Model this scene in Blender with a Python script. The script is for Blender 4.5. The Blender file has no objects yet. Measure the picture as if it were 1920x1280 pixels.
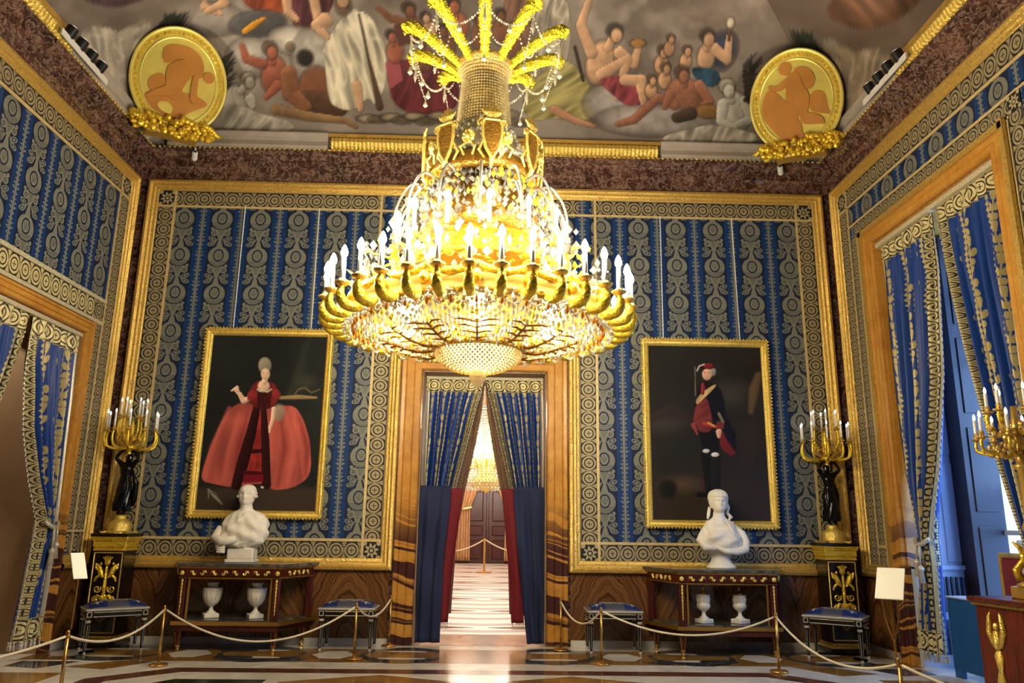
import bpy, bmesh, math, random
import numpy as np
from mathutils import Vector, Matrix
random.seed(7)
PI = math.pi
sin, cos = math.sin, math.cos
scene = bpy.context.scene
COL = scene.collection

# ------------------------------------------------------------------ camera
CAM = Vector((0.0986, -9.117, 1.30))
YAW, PITCH, ROLL, FPX = 0.0243, 0.2351, 0.0138, 1443.5
fw = Vector((sin(YAW) * cos(PITCH), cos(YAW) * cos(PITCH), sin(PITCH)))
rt = Vector((cos(YAW), -sin(YAW), 0)); up = rt.cross(fw)
rt, up = rt * cos(ROLL) + up * sin(ROLL), -rt * sin(ROLL) + up * cos(ROLL)
cam_data = bpy.data.cameras.new('camera'); cam_data.sensor_width = 36.0
cam_data.lens = FPX / 1920 * 36.0; cam_data.clip_end = 200; cam_data.clip_start = .05
cam = bpy.data.objects.new('camera', cam_data); COL.objects.link(cam)
cam.matrix_world = Matrix.Translation(CAM) @ Matrix((rt, up, -fw)).transposed().to_4x4()
scene.camera = cam

# ------------------------------------------------------------------ view, world, exposure
vs = scene.view_settings
vs.view_transform = 'Standard'; vs.look = 'None'; vs.gamma = 1.0; vs.use_curve_mapping = False
vs.exposure = 0.78
world = bpy.data.worlds.new('sky_world'); scene.world = world; world.use_nodes = True
bg = world.node_tree.nodes['Background']
bg.inputs['Color'].default_value = (0.30, 0.52, 1.0, 1); bg.inputs['Strength'].default_value = 4.5
scene.cycles.max_bounces = 6; scene.cycles.diffuse_bounces = 3; scene.cycles.glossy_bounces = 3
scene.cycles.transmission_bounces = 4; scene.cycles.transparent_max_bounces = 6
scene.cycles.sample_clamp_indirect = 6.0; scene.cycles.caustics_reflective = False; scene.cycles.caustics_refractive = False
scene.cycles.blur_glossy = 0.5; scene.cycles.use_adaptive_sampling = True; scene.cycles.adaptive_threshold = 0.04

def add_light(name, kind, loc, power, color, size=.1, rot=(0, 0, 0), size_y=None, parent=None, spot=None):
    d = bpy.data.lights.new(name, kind); d.energy = power; d.color = color
    if kind == 'AREA':
        d.size = size
        if size_y: d.shape = 'RECTANGLE'; d.size_y = size_y
    else: d.shadow_soft_size = size
    if kind == 'SPOT': d.spot_size = spot or 1.5; d.spot_blend = .7
    o = bpy.data.objects.new(name, d); COL.objects.link(o); o.location = loc; o.rotation_euler = rot
    if parent: o.parent = parent
    return o
# daylight at the window in view; second light added as unseen-window fill
add_light('daylight_and_fill', 'AREA', (5.35, -2.07, 2.5), 50, (.40, .64, 1.0), 1.5, (0, PI / 2, 0), 3.6)
add_light('daylight_and_fill', 'AREA', (5.35, -6.8, 2.5), 150, (.62, .78, 1.0), 3.6, (0, PI / 2, 0), 1.5)

# ------------------------------------------------------------------ colours and node expressions
def lin(c):
    c = np.asarray(c, float) / 255.0
    return np.where(c <= .04045, c / 12.92, ((c + .055) / 1.055) ** 2.4)
def C4(r, g, b):
    q = lin((r, g, b)); return (float(q[0]), float(q[1]), float(q[2]), 1.0)

class X:
    """a float socket inside a node tree; arithmetic makes Math nodes"""
    def __init__(s, T, k): s.T, s.k = T, k
    def _o(s, op, *a): return s.T.m(op, s, *a)
    def __add__(s, o): return s._o('ADD', o)
    __radd__ = __add__
    def __sub__(s, o): return s._o('SUBTRACT', o)
    def __rsub__(s, o): return s.T.m('SUBTRACT', o, s)
    def __mul__(s, o): return s._o('MULTIPLY', o)
    __rmul__ = __mul__
    def __truediv__(s, o): return s._o('DIVIDE', o)
    def __neg__(s): return s._o('MULTIPLY', -1.0)
class Tree:
    def __init__(s, name):
        s.mat = bpy.data.materials.new(name); s.mat.use_nodes = True
        s.nt = s.mat.node_tree; s.b = s.nt.nodes['Principled BSDF']
    def n(s, t): return s.nt.nodes.new(t)
    def link(s, a, b): s.nt.links.new(a, b)
    def put(s, sock, v):
        if isinstance(v, X): s.link(v.k, sock)
        elif isinstance(v, bpy.types.NodeSocket): s.link(v, sock)
        else: sock.default_value = v
    def m(s, op, *a):
        n = s.n('ShaderNodeMath'); n.operation = op
        for i, v in enumerate(a): s.put(n.inputs[i], v)
        return X(s, n.outputs[0])
    def uv(s, name=None):
        n = s.n('ShaderNodeUVMap'); q = s.n('ShaderNodeSeparateXYZ'); s.link(n.outputs[0], q.inputs[0])
        return X(s, q.outputs[0]), X(s, q.outputs[1])
    def obj(s):
        n = s.n('ShaderNodeTexCoord'); q = s.n('ShaderNodeSeparateXYZ'); s.link(n.outputs['Object'], q.inputs[0])
        return [X(s, q.outputs[i]) for i in range(3)]
    def vec(s, x, y, z=0.0):
        n = s.n('ShaderNodeCombineXYZ')
        for i, v in enumerate((x, y, z)): s.put(n.inputs[i], v)
        return n.outputs[0]
    def noise(s, vec=None, scale=5., detail=3., rough=.5, dist=0.):
        n = s.n('ShaderNodeTexNoise')
        if vec is None: vec = s.n('ShaderNodeTexCoord').outputs['Object']
        s.link(vec, n.inputs['Vector'])
        n.inputs['Scale'].default_value = scale; n.inputs['Detail'].default_value = detail
        n.inputs['Roughness'].default_value = rough; n.inputs['Distortion'].default_value = dist
        return X(s, n.outputs[0])
    def voro(s, vec=None, scale=5.):
        n = s.n('ShaderNodeTexVoronoi')
        if vec is None: vec = s.n('ShaderNodeTexCoord').outputs['Object']
        s.link(vec, n.inputs['Vector']); n.inputs['Scale'].default_value = scale
        return X(s, n.outputs['Distance'])
    def absf(s, a): return s.m('ABSOLUTE', a)
    def fract(s, a): return s.m('FRACT', a)
    def mn(s, a, b): return s.m('MINIMUM', a, b)
    def mx(s, a, *b):
        for q in b: a = s.m('MAXIMUM', a, q)
        return a
    def sin(s, a): return s.m('SINE', a)
    def hyp(s, a, b): return s.m('SQRT', a * a + b * b)
    def lt(s, a, r): return s.m('LESS_THAN', a, r)
    def gt(s, a, r): return s.m('GREATER_THAN', a, r)
    def smooth(s, a, lo, hi):
        n = s.n('ShaderNodeMapRange'); n.interpolation_type = 'SMOOTHSTEP'
        s.put(n.inputs[0], a); n.inputs[1].default_value = lo; n.inputs[2].default_value = hi
        return X(s, n.outputs[0])
    def rep(s, a, p, ph=0.):        # centred repeat, -p/2..p/2
        return (s.fract((a - ph) / p + .5) - .5) * p
    def mix(s, f, a, b):
        n = s.n('ShaderNodeMix'); n.data_type = 'RGBA'
        s.put(n.inputs[0], f); s.put(n.inputs[6], a); s.put(n.inputs[7], b)
        return n.outputs[2]
    def ramp(s, f, *stops):
        n = s.n('ShaderNodeValToRGB'); e = n.color_ramp.elements
        while len(e) < len(stops): e.new(.5)
        for q, (p, c) in zip(e, stops): q.position = p; q.color = c
        s.put(n.inputs[0], f); return n.outputs[0]
    def bump(s, h, strength=.5, dist=.01):
        n = s.n('ShaderNodeBump'); n.inputs['Strength'].default_value = strength; n.inputs['Distance'].default_value = dist
        s.put(n.inputs['Height'], h); s.link(n.outputs[0], s.b.inputs['Normal'])
    def done(s, color, rough=.5, metal=0., spec=.5, **kw):
        s.put(s.b.inputs['Base Color'], color); s.put(s.b.inputs['Roughness'], rough); s.put(s.b.inputs['Metallic'], metal)
        s.put(s.b.inputs['Specular IOR Level'], spec)
        for k, v in kw.items(): s.put(s.b.inputs[k.replace('_', ' ')], v)
        return s.mat

M = {}
def plain(name, c, rough=.5, metal=0., spec=.5, noise=None, bump=None, **kw):
    T = Tree(name); col = c
    if noise:
        sc, amt = noise; f = T.noise(scale=sc, detail=4)
        dark = tuple(v * (1 - amt) for v in c[:3]) + (1,); lite = tuple(min(1, v * (1 + amt)) for v in c[:3]) + (1,)
        col = T.ramp(f, (.3, dark), (.7, lite))
    if bump: T.bump(T.noise(scale=bump[0], detail=3), bump[1], bump[2])
    M[name] = T.done(col, rough, metal, spec, **kw); return M[name]

# gilding
def gilt(name, c, rough=.32, sc=60., amt=.6, dist=.012):
    T = Tree(name); h = T.voro(scale=sc); g = T.noise(scale=sc * .45, detail=3)
    T.bump(h + g * .6, amt, dist)
    dark = tuple(v * .66 for v in c[:3]) + (1,)
    M[name] = T.done(T.ramp(g, (.30, dark), (.5, c)), rough, .72, .5); return M[name]
gilt('gilt', C4(240, 202, 108), .32, 90, .5, .010); gilt('gilt_smooth', C4(238, 196, 98), .3, 12, .12, .01)
gilt('gilt_bright', C4(252, 220, 112), .34, 110, .5, .008); gilt('gilt_yellow', C4(255, 218, 70), .38, 50, .5, .01)
gilt('gilt_dark', C4(160, 118, 44), .35, 60, .5, .01)

def damask(name, blue, navy, thread, dimthread, P=.475, Q=.485, px=0., pz=4.975, rough=.55):
    T = Tree(name); u, v = T.uv()
    uu = T.rep(u, P, px); au = T.absf(uu)
    vv = T.rep(v, Q, pz); t = T.fract((v - pz) / (-Q)) * Q
    r = T.hyp(uu, vv)
    disc = T.lt(r, .127)
    e = T.hyp(uu / .058, (vv - .014) / .072)
    ring = T.lt(T.absf(e - 1.), .13)
    core = T.lt(au, .005) * T.lt(T.absf(vv - .02), .045)
    strp = T.lt(vv, -.048) * T.lt(T.fract(v / .02), .32)
    rim = T.lt(T.absf(T.absf(uu) - .022 - (vv - .01) * .35), .004) * T.lt(T.absf(vv - .02), .035)
    med = disc * (1. - T.mx(ring, core * .6, strp * .8, rim * .7))
    d1 = T.hyp(au - .078, t - .178)
    curl = T.mx(T.lt(T.absf(d1 - .031), .011), T.lt(d1, .012))
    ros = T.lt(T.hyp(au - .104, t - .124), .021)
    arm = T.lt(T.absf(au - .062 + (t - .13) * .42), .013) * T.gt(t, .125) * T.lt(t, .28)
    fan = T.lt(au, .052 - (t - .13) * .42) * T.gt(t, .135) * T.lt(t, .25) * .72
    stem = T.lt(au, .010 + (t - .25) * .28) * T.gt(t, .225) * T.lt(t, .37)
    dl = T.hyp((au - .094 + (t - .262) * .5) / .046, (t - .256) / .034)
    leaf1 = T.lt(dl, 1.) * (1. - T.lt(T.absf(dl - .55), .12))
    dm = T.hyp((au - .100 - (t - .318) * .5) / .046, (t - .322) / .032)
    leaf2 = T.lt(dm, 1.) * (1. - T.lt(T.absf(dm - .5), .12))
    thin = T.lt(T.absf(au - .05 - (t - .29) * .6), .008) * T.gt(t, .25) * T.lt(t, .35)
    x2 = P / 2 - au
    sw = T.sin(v * (2 * PI / .194)) * .25 + .8
    saw = T.fract((v - x2 * .8) / .0485)
    gar = T.lt(x2, (1. - saw) * .046 * sw + .009) * (1. - T.lt(T.absf(x2 - .016), .003))
    mask = T.mx(med, curl, ros, arm, fan, stem, leaf1, leaf2, thin, gar)
    band = T.lt(au, .150)
    weave = T.noise(T.vec(u, v), 160, 1)
    ground = T.mix(band * .85, blue, navy)
    thr = T.mix(weave, dimthread, thread)
    T.bump(mask, .25, .003)
    M[name] = T.done(T.mix(mask, ground, thr), rough, mask * .25, .35); return M[name]
damask('damask', C4(8, 52, 104), C4(10, 25, 50), C4(150, 150, 132), C4(98, 102, 94))
def vine(name, blue, gold, dim, P=.27):
    T = Tree(name); u, v = T.uv(); uu = T.rep(u, P, 0.); au = T.absf(uu); row = T.m('FLOOR', u / P + .5)
    vv = v + T.fract(row * .5) * .31; x = uu - T.sin(v * 11. + row * 2.) * .012; ax = T.absf(x)
    saw = T.fract((vv - ax * .9) / .058); g1 = T.lt(ax, (1. - saw) * .026 + .004) * T.lt(T.fract(row * .5), .25)
    tq = T.rep(vv, .30, .0); lf = T.lt(T.hyp((ax - .024) / .022, (tq - .02 - ax * .6) / .04), 1.); lf2 = T.lt(T.hyp((ax - .016) / .018, (tq + .06) / .034), 1.); lf = T.mx(lf, T.lt(ax, .022 + T.sin(vv * 42.) * .006) * T.gt(T.absf(tq), .1))
    st = T.lt(ax, .006); f2 = T.mx(lf, lf2, st) * T.gt(T.fract(row * .5), .25)
    f = T.mx(g1, f2); w = T.noise(T.vec(u, v), 120, 1); T.bump(f, .25, .004)
    M[name] = T.done(T.mix(f, blue, T.mix(w, dim, gold)), .5, f * .2, .4)
vine('curtain_damask', C4(16, 56, 128), C4(214, 196, 132), C4(140, 126, 84), .17)

def border(name, dark, thread, dim, P=.175, px=-3.745, k=1.):
    T = Tree(name); s_, t_ = T.uv()
    ss = T.rep(s_, P, px); a = T.absf(ss); at = T.absf(t_); r = T.hyp(ss, t_)
    ring = T.lt(r, .080 * k) * (1. - T.lt(T.absf(r - .052 * k), .007 * k))
    inn = T.lt(T.mn(T.absf(ss), T.absf(t_)), .004) * T.lt(r, .026)
    tri = T.lt(P / 2 - a, (at - .028 * k) * .52) * T.lt(at, .088 * k)
    notch = T.lt(T.absf(P / 2 - a), .006) * T.lt(at, .08 * k)
    edge = T.gt(at, .094 * k)
    weave = T.noise(T.vec(s_, t_), 170, 1)
    f = T.mx(ring * (1. - inn), tri * .9, edge * .8, notch * .7)
    T.bump(f, .2, .003)
    M[name] = T.done(T.mix(f, dark, T.mix(weave, dim, thread)), .55, f * .25, .35); return M[name]
border('border', C4(24, 26, 32), C4(192, 176, 132), C4(134, 122, 92))
border('border_small', C4(34, 34, 36), C4(222, 208, 152), C4(166, 152, 108), .105, 0., .6)
border('border_cream', C4(46, 44, 40), C4(236, 222, 160), C4(200, 184, 130))
def rosette_square(name):
    T = Tree(name); u, v = T.uv(); r = T.hyp(u, v); ang = T.m('ARCTAN2', v, u)
    pet = T.lt(r, .062 + T.sin(ang * 8.) * .018) * (1. - T.lt(T.absf(r - .026), .007))
    cor = T.lt(T.hyp(T.absf(u) - .078, T.absf(v) - .078), .026)
    M[name] = T.done(T.mix(T.mx(pet, cor), C4(30, 32, 38), C4(182, 168, 128)), .55, .15, .35)
rosette_square('rosette')
plain('braid', C4(214, 190, 130), .5, .25, noise=(60, .2))
plain('braid_pale', C4(206, 196, 160), .5, .2, noise=(60, .2))

# stones
def red_marble():
    T = Tree('red_marble'); c = T.n('ShaderNodeTexCoord').outputs['Object']
    a = T.noise(c, 3.2, 6, .65, 1.4); b = T.noise(c, 11, 4, .6, .8)
    vein = 1. - T.smooth(T.absf(b - .5), .0, .055)
    base = T.ramp(a, (.28, C4(34, 18, 15)), (.5, C4(74, 44, 36)), (.68, C4(108, 72, 58)), (.85, C4(54, 28, 24)))
    T.bump(T.noise(c, 24, 3), .12, .01)
    M['red_marble'] = T.done(T.mix(vein * .45, base, C4(182, 156, 138)), .12, 0., .7)
red_marble()
def amber():
    T = Tree('amber_marble'); c = T.n('ShaderNodeTexCoord').outputs['Object']; x, y, z = T.obj()
    n1 = T.noise(T.vec(x * .9, y * .9, z * .7), 3.5, 5, .6, .6); n2 = T.noise(c, 14, 4, .6)
    base = T.ramp(n1 * .7 + n2 * .3, (.28, C4(158, 102, 36)), (.5, C4(194, 138, 54)), (.75, C4(214, 164, 80)))
    zz = z + x * .22 + y * .22 + T.noise(c, 2.2, 2) * .22
    w1 = T.noise(T.vec(0., 0., zz), 3.1, 3, .75)
    low = 1. - T.smooth(z, 1.0, 1.75); hi = T.smooth(z, 1.0, 1.75)
    bands = T.mx(T.smooth(w1, .485, .505) * low, T.smooth(w1, .665, .68) * hi * .75)
    vein = (1. - T.smooth(T.absf(n2 - .5), 0., .02)) * .3
    M['amber_marble'] = T.done(T.mix(vein, T.mix(bands, base, C4(66, 32, 30)), C4(112, 62, 24)), .34, 0., .45)
amber()
def agate():
    T = Tree('agate_marble'); u, v = T.uv(); au = T.absf(u)
    n = T.noise(T.vec(u, v), 2.2, 3) ; n2 = T.noise(T.vec(u, v), 9, 3)
    d = v * .55 + T.m('POWER', au + .02, 1.35) * 1.15 + n * .32
    w = T.noise(T.vec(d, 0., 0.), 22, 4, .7)
    col = T.ramp(w, (.3, C4(38, 20, 12)), (.46, C4(92, 56, 28)), (.56, C4(140, 98, 54)), (.64, C4(86, 48, 24)), (.78, C4(176, 138, 88)))
    M['agate_marble'] = T.done(T.mix(n2 * .3, col, C4(70, 38, 20)), .14, 0., .6)
agate()
def stone(name, lo, mid, hi, sc=3., rough=.15, vein=None):
    T = Tree(name); c = T.n('ShaderNodeTexCoord').outputs['Object']
    a = T.noise(c, sc, 6, .6, .8); base = T.ramp(a, (.3, lo), (.52, mid), (.72, hi))
    if vein:
        b = T.noise(c, sc * 2.2, 5, .6, 1.6); base = T.mix((1. - T.smooth(T.absf(b - .5), 0., .03)) * .7, base, vein)
    M[name] = T.done(base, rough, 0., .32)
stone('white_marble', C4(186, 178, 162), C4(208, 202, 188), C4(224, 220, 208), 2.6)
stone('ochre_marble', C4(96, 66, 28), C4(136, 98, 46), C4(160, 122, 66), 3.)
stone('brown_marble', C4(66, 38, 30), C4(92, 58, 46), C4(116, 78, 62), 5.)
stone('black_marble', C4(12, 14, 16), C4(26, 30, 34), C4(40, 46, 50), 5., .1, C4(150, 156, 160))
stone('green_marble', C4(10, 22, 16), C4(16, 32, 24), C4(34, 52, 40), 6.)
stone('rose_marble', C4(150, 118, 106), C4(178, 148, 134), C4(196, 170, 156), 3.)
stone('grey_top_marble', C4(40, 42, 42), C4(74, 74, 70), C4(120, 116, 106), 9., .12)
stone('statue_marble', C4(216, 208, 190), C4(232, 226, 210), C4(242, 238, 226), 4., .5)
stone('plaster_grey', C4(150, 140, 128), C4(168, 158, 146), C4(182, 172, 160), 2., .6)
# woods, cloth, metal, crystal
def wood(name, lo, hi, rough=.28):
    T = Tree(name); x, y, z = T.obj(); n = T.noise(T.vec(x * 7., y * 7., z * .8), 3., 4, .6, .6)
    M[name] = T.done(T.ramp(n, (.3, lo), (.7, hi)), rough, 0., .5)
wood('mahogany', C4(46, 13, 9), C4(84, 28, 18)); wood('ebony', C4(14, 9, 8), C4(30, 20, 16), .22)
wood('door_wood', C4(52, 26, 20), C4(92, 52, 42), .3); wood('shutter_wood', C4(24, 17, 22), C4(42, 30, 38), .4)
wood('cherry', C4(70, 22, 10), C4(112, 42, 20), .25)
plain('bronze', C4(16, 15, 14), .2, .55, noise=(9, .4)); plain('brass', C4(206, 160, 82), .25, .9)
plain('steel_white', C4(232, 230, 222), .5); plain('rope', C4(222, 208, 176), .75, bump=(160, .6, .006))
plain('card', C4(250, 248, 232), .6); plain('candle', C4(250, 246, 236), .45)
plain('blue_cloth', C4(20, 32, 68), .8, noise=(30, .12)); plain('red_cloth', C4(108, 10, 22), .8, noise=(30, .15))
plain('brown_lining', C4(112, 84, 60), .7, noise=(20, .15)); plain('black_velvet', C4(14, 13, 14), .85)
plain('silver_braid', C4(196, 190, 170), .45, .4, noise=(80, .25)); plain('blue_velvet', C4(16, 40, 118), .6)
plain('blue_panel', C4(14, 76, 136), .55, noise=(6, .1)); plain('red_velvet', C4(110, 18, 16), .7)
plain('beige_curtain', C4(206, 160, 112), .6, noise=(9, .15)); plain('beige_wall', C4(150, 118, 82), .7, noise=(3, .1))
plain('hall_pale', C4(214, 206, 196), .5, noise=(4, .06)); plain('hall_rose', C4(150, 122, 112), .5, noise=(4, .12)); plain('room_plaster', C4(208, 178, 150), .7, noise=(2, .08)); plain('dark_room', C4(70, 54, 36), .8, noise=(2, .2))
plain('frame_paint', C4(176, 190, 214), .45); plain('grille', C4(60, 66, 74), .5, .4); plain('black_metal', C4(24, 24, 26), .4, .3)
plain('plume_gold', C4(255, 226, 48), .5, .1, noise=(60, .2), bump=(90, .9, .02))
plain('flower_gold', C4(255, 212, 60), .42, .35, noise=(40, .3))
plain('amber_glass', C4(226, 140, 40), .2, .2)
def crystal(name, c, back=.5, rough=.12):
    T = Tree(name); T.done(c, rough, 0., .8); tr = T.n('ShaderNodeBsdfTranslucent'); tr.inputs[0].default_value = c
    mx = T.n('ShaderNodeMixShader'); mx.inputs[0].default_value = back; out = T.nt.nodes['Material Output']
    T.link(T.b.outputs[0], mx.inputs[1]); T.link(tr.outputs[0], mx.inputs[2]); T.link(mx.outputs[0], out.inputs[0]); M[name] = T.mat
crystal('crystal', C4(232, 228, 214)); crystal('crystal_clear', C4(150, 148, 140), .4, .06); crystal('crystal_warm', C4(250, 236, 186), .55)
def emit(name, c, s):
    T = Tree(name); T.b.inputs['Emission Color'].default_value = c; T.b.inputs['Emission Strength'].default_value = s
    T.mat.cycles.emission_sampling = 'NONE'; M[name] = T.done((1, 1, 1, 1), .5)
emit('bulb', (1.0, .86, .58, 1), 45.); emit('bulb_dim', (1, .93, .8, 1), 2.2)
def painted(name):
    T = Tree(name); a = T.n('ShaderNodeVertexColor'); a.layer_name = 'paint'
    M[name] = T.done(a.outputs[0], .6, 0., .25)
painted('fresco_paint'); painted('oil_paint'); M['oil_paint'].node_tree.nodes['Principled BSDF'].inputs['Roughness'].default_value = .35
def glass():
    T = Tree('window_glass'); T.done((.9, .95, 1, 1), .03, 0., .5); tr = T.n('ShaderNodeBsdfTransparent'); tr.inputs[0].default_value = (.9, .95, 1, 1)
    mx = T.n('ShaderNodeMixShader'); mx.inputs[0].default_value = .93; T.link(T.b.outputs[0], mx.inputs[1]); T.link(tr.outputs[0], mx.inputs[2]); T.link(mx.outputs[0], T.nt.nodes['Material Output'].inputs[0])
    M['window_glass'] = T.mat
glass()

# ------------------------------------------------------------------ mesh building
class MB:
    def __init__(s): s.v, s.f, s.uv = [], [], {}
    def add(s, vs, fs, uvs=None):
        o = len(s.v); s.v += [tuple(p) for p in vs]
        for i, f in enumerate(fs):
            if uvs is not None: s.uv[len(s.f)] = [uvs[k] for k in f]
            s.f.append(tuple(k + o for k in f))
        return s
    def quad(s, a, b, c, d, uv=None):
        return s.add([a, b, c, d], [(0, 1, 2, 3)], uv)
    def box(s, x0, x1, y0, y1, z0, z1):
        return s.add([(x0, y0, z0), (x1, y0, z0), (x1, y1, z0), (x0, y1, z0), (x0, y0, z1), (x1, y0, z1), (x1, y1, z1), (x0, y1, z1)],
                     [(0, 3, 2, 1), (4, 5, 6, 7), (0, 1, 5, 4), (1, 2, 6, 5), (2, 3, 7, 6), (3, 0, 4, 7)])
    def bbox(s, x0, x1, y0, y1, z0, z1, b=.01):      # box with chamfered edges
        bm = bmesh.new(); bmesh.ops.create_cube(bm, size=1)
        for v in bm.verts: v.co = Vector(((x0 + x1) / 2 + v.co.x * (x1 - x0), (y0 + y1) / 2 + v.co.y * (y1 - y0), (z0 + z1) / 2 + v.co.z * (z1 - z0)))
        bmesh.ops.bevel(bm, geom=bm.edges[:], offset=b, segments=1, affect='EDGES')
        bm.verts.index_update()
        s.add([v.co[:] for v in bm.verts], [[v.index for v in f.verts] for f in bm.faces]); bm.free(); return s
    def prism(s, pts, z0, z1, ax='z'):
        n = len(pts); f = {'z': lambda a, b, c: (a, b, c), 'y': lambda a, b, c: (a, c, b), 'x': lambda a, b, c: (c, a, b)}[ax]
        vs = [f(a, b, z0) for a, b in pts] + [f(a, b, z1) for a, b in pts]
        return s.add(vs, [tuple(range(n))[::-1], tuple(range(n, 2 * n))] + [(i, (i + 1) % n, n + (i + 1) % n, n + i) for i in range(n)])
    def lathe(s, prof, n=24, c=(0, 0, 0), squash=1., a0=0.):
        vs, fs = [], []
        for r, z in prof:
            for i in range(n):
                a = 2 * PI * i / n + a0; vs.append((c[0] + r * cos(a), c[1] + r * sin(a) * squash, c[2] + z))
        for j in range(len(prof) - 1):
            for i in range(n):
                k = (i + 1) % n; fs.append((j * n + i, j * n + k, (j + 1) * n + k, (j + 1) * n + i))
        if prof[0][0] > 1e-4: fs.append(tuple(range(n))[::-1])
        if prof[-1][0] > 1e-4: fs.append(tuple((len(prof) - 1) * n + i for i in range(n)))
        return s.add(vs, fs)
    def tube(s, path, rad, n=8, cap=True, flat=1.):
        path = [Vector(p) for p in path]; m = len(path)
        if not hasattr(rad, '__len__'): rad = [rad] * m
        vs, fs = [], []; prev = None
        for i, p in enumerate(path):
            t = (path[min(i + 1, m - 1)] - path[max(i - 1, 0)])
            t = t.normalized() if t.length > 1e-9 else Vector((0, 0, 1))
            if prev is None:
                a = Vector((0, 0, 1)) if abs(t.z) < .9 else Vector((1, 0, 0)); q = t.cross(a).normalized()
            else:
                q = prev - t * prev.dot(t); q = q.normalized() if q.length > 1e-6 else t.orthogonal().normalized()
            prev = q; w = t.cross(q)
            for k in range(n):
                a = 2 * PI * k / n; vs.append(tuple(p + (q * cos(a) + w * sin(a) * flat) * rad[i]))
        for j in range(m - 1):
            for k in range(n):
                l = (k + 1) % n; fs.append((j * n + k, j * n + l, (j + 1) * n + l, (j + 1) * n + k))
        if cap: fs += [tuple(range(n))[::-1], tuple((m - 1) * n + k for k in range(n))]
        return s.add(vs, fs)
    def ball(s, c, r, n=8, m=5):
        if not hasattr(r, '__len__'): r = (r, r, r)
        vs = [(c[0], c[1], c[2] - r[2])]; fs = []
        for j in range(1, m):
            t = -PI / 2 + PI * j / m
            for i in range(n):
                a = 2 * PI * i / n; vs.append((c[0] + r[0] * cos(t) * cos(a), c[1] + r[1] * cos(t) * sin(a), c[2] + r[2] * sin(t)))
        vs.append((c[0], c[1], c[2] + r[2])); L = len(vs) - 1
        for i in range(n):
            k = (i + 1) % n; fs += [(0, 1 + k, 1 + i), (L, L - n + i, L - n + k)]
            for j in range(m - 2): fs.append((1 + j * n + i, 1 + j * n + k, 1 + (j + 1) * n + k, 1 + (j + 1) * n + i))
        return s.add(vs, fs)
    def gem(s, c, r, h=None, up=None):               # octahedral bead
        h = h or r; x, y, z = c
        vs = [(x + r, y, z), (x, y + r, z), (x - r, y, z), (x, y - r, z), (x, y, z + (up or h)), (x, y, z - h)]
        return s.add(vs, [(0, 1, 4), (1, 2, 4), (2, 3, 4), (3, 0, 4), (1, 0, 5), (2, 1, 5), (3, 2, 5), (0, 3, 5)])
    def sweep(s, pts, prof, closed=True, nrm=(0, -1, 0)):
        """profile (a = inward in the plane, b = out of the wall) swept round a mitred outline lying in a plane of normal nrm"""
        N = Vector(nrm); P = [Vector(p) for p in pts]; m = len(P); k = len(prof); vs, fs, us = [], [], []; L = 0.
        lens = [0.]
        for i in range(m): lens.append(lens[-1] + (P[(i + 1) % m] - P[i]).length)
        segs = m if closed else m - 1
        ring = []
        for i in range(m):
            d0 = (P[i] - P[i - 1]).normalized() if (closed or i > 0) else (P[1] - P[0]).normalized()
            d1 = (P[(i + 1) % m] - P[i]).normalized() if (closed or i < m - 1) else d0
            n0, n1 = N.cross(d0), N.cross(d1); b = n0 + n1
            b = b / max(.2, b.dot(n0)) if b.length > 1e-6 else n0
            ring.append([P[i] + b * a + N * o for a, o in prof])
        for i in range(segs):
            j = (i + 1) % m
            for q in range(k - 1):
                s.add([ring[i][q], ring[j][q], ring[j][q + 1], ring[i][q + 1]], [(0, 1, 2, 3)],
                      [(lens[i], q * .02), (lens[i + 1], q * .02), (lens[i + 1], q * .02 + .02), (lens[i], q * .02 + .02)])
        return s
    def build(s, name, mat, parent=None, smooth=False, loc=None, rot=None):
        me = bpy.data.meshes.new(name); me.from_pydata(s.v, [], s.f); me.validate(clean_customdata=False)
        if s.uv and len(me.polygons) == len(s.f):
            ul = me.uv_layers.new(name='UVMap'); i = 0; arr = np.zeros((len(me.loops), 2))
            for k, p in enumerate(me.polygons):
                q = s.uv.get(k)
                if q: arr[p.loop_start:p.loop_start + p.loop_total] = q
            ul.data.foreach_set('uv', arr.ravel())
        if mat: me.materials.append(M[mat] if isinstance(mat, str) else mat)
        if smooth: me.polygons.foreach_set('use_smooth', [True] * len(me.polygons))
        me.update()
        o = bpy.data.objects.new(name, me); COL.objects.link(o)
        if loc: o.location = loc
        if rot: o.rotation_euler = rot
        if parent: o.parent = parent
        return o
def tag(o, label=None, cat=None, group=None, kind=None):
    for k, v in (('label', label), ('category', cat), ('group', group), ('kind', kind)):
        if v: o[k] = v
    return o
def thing(name, label, cat, loc=(0, 0, 0), rz=0., group=None, parent=None):
    o = bpy.data.objects.new(name, None); COL.objects.link(o); o.location = loc; o.rotation_euler = (0, 0, rz); o.empty_display_size = .1
    return tag(o, label, cat, group)
def holder(name, kind='structure', loc=(0, 0, 0)):
    o = bpy.data.objects.new(name, None); COL.objects.link(o); o.location = loc; o['kind'] = kind; return o
def copy_of(src, parent, loc=None, rot=None):
    c = src.copy(); COL.objects.link(c); c.parent = parent
    if loc is not None: c.location = loc
    if rot is not None: c.rotation_euler = rot
    for ch in src.children:
        copy_of(ch, c)
    return c
def spline(pts, n):
    """Catmull-Rom through pts (tuples of any length)"""
    P = [np.array(p, float) for p in pts]; out = []
    for i in range(len(P) - 1):
        a, b, c, d = P[max(i - 1, 0)], P[i], P[i + 1], P[min(i + 2, len(P) - 1)]
        for k in range(n):
            t = k / n
            out.append(.5 * ((2 * b) + (c - a) * t + (2 * a - 5 * b + 4 * c - d) * t * t + (3 * b - a - 3 * c + d) * t ** 3))
    out.append(P[-1]); return out

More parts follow.
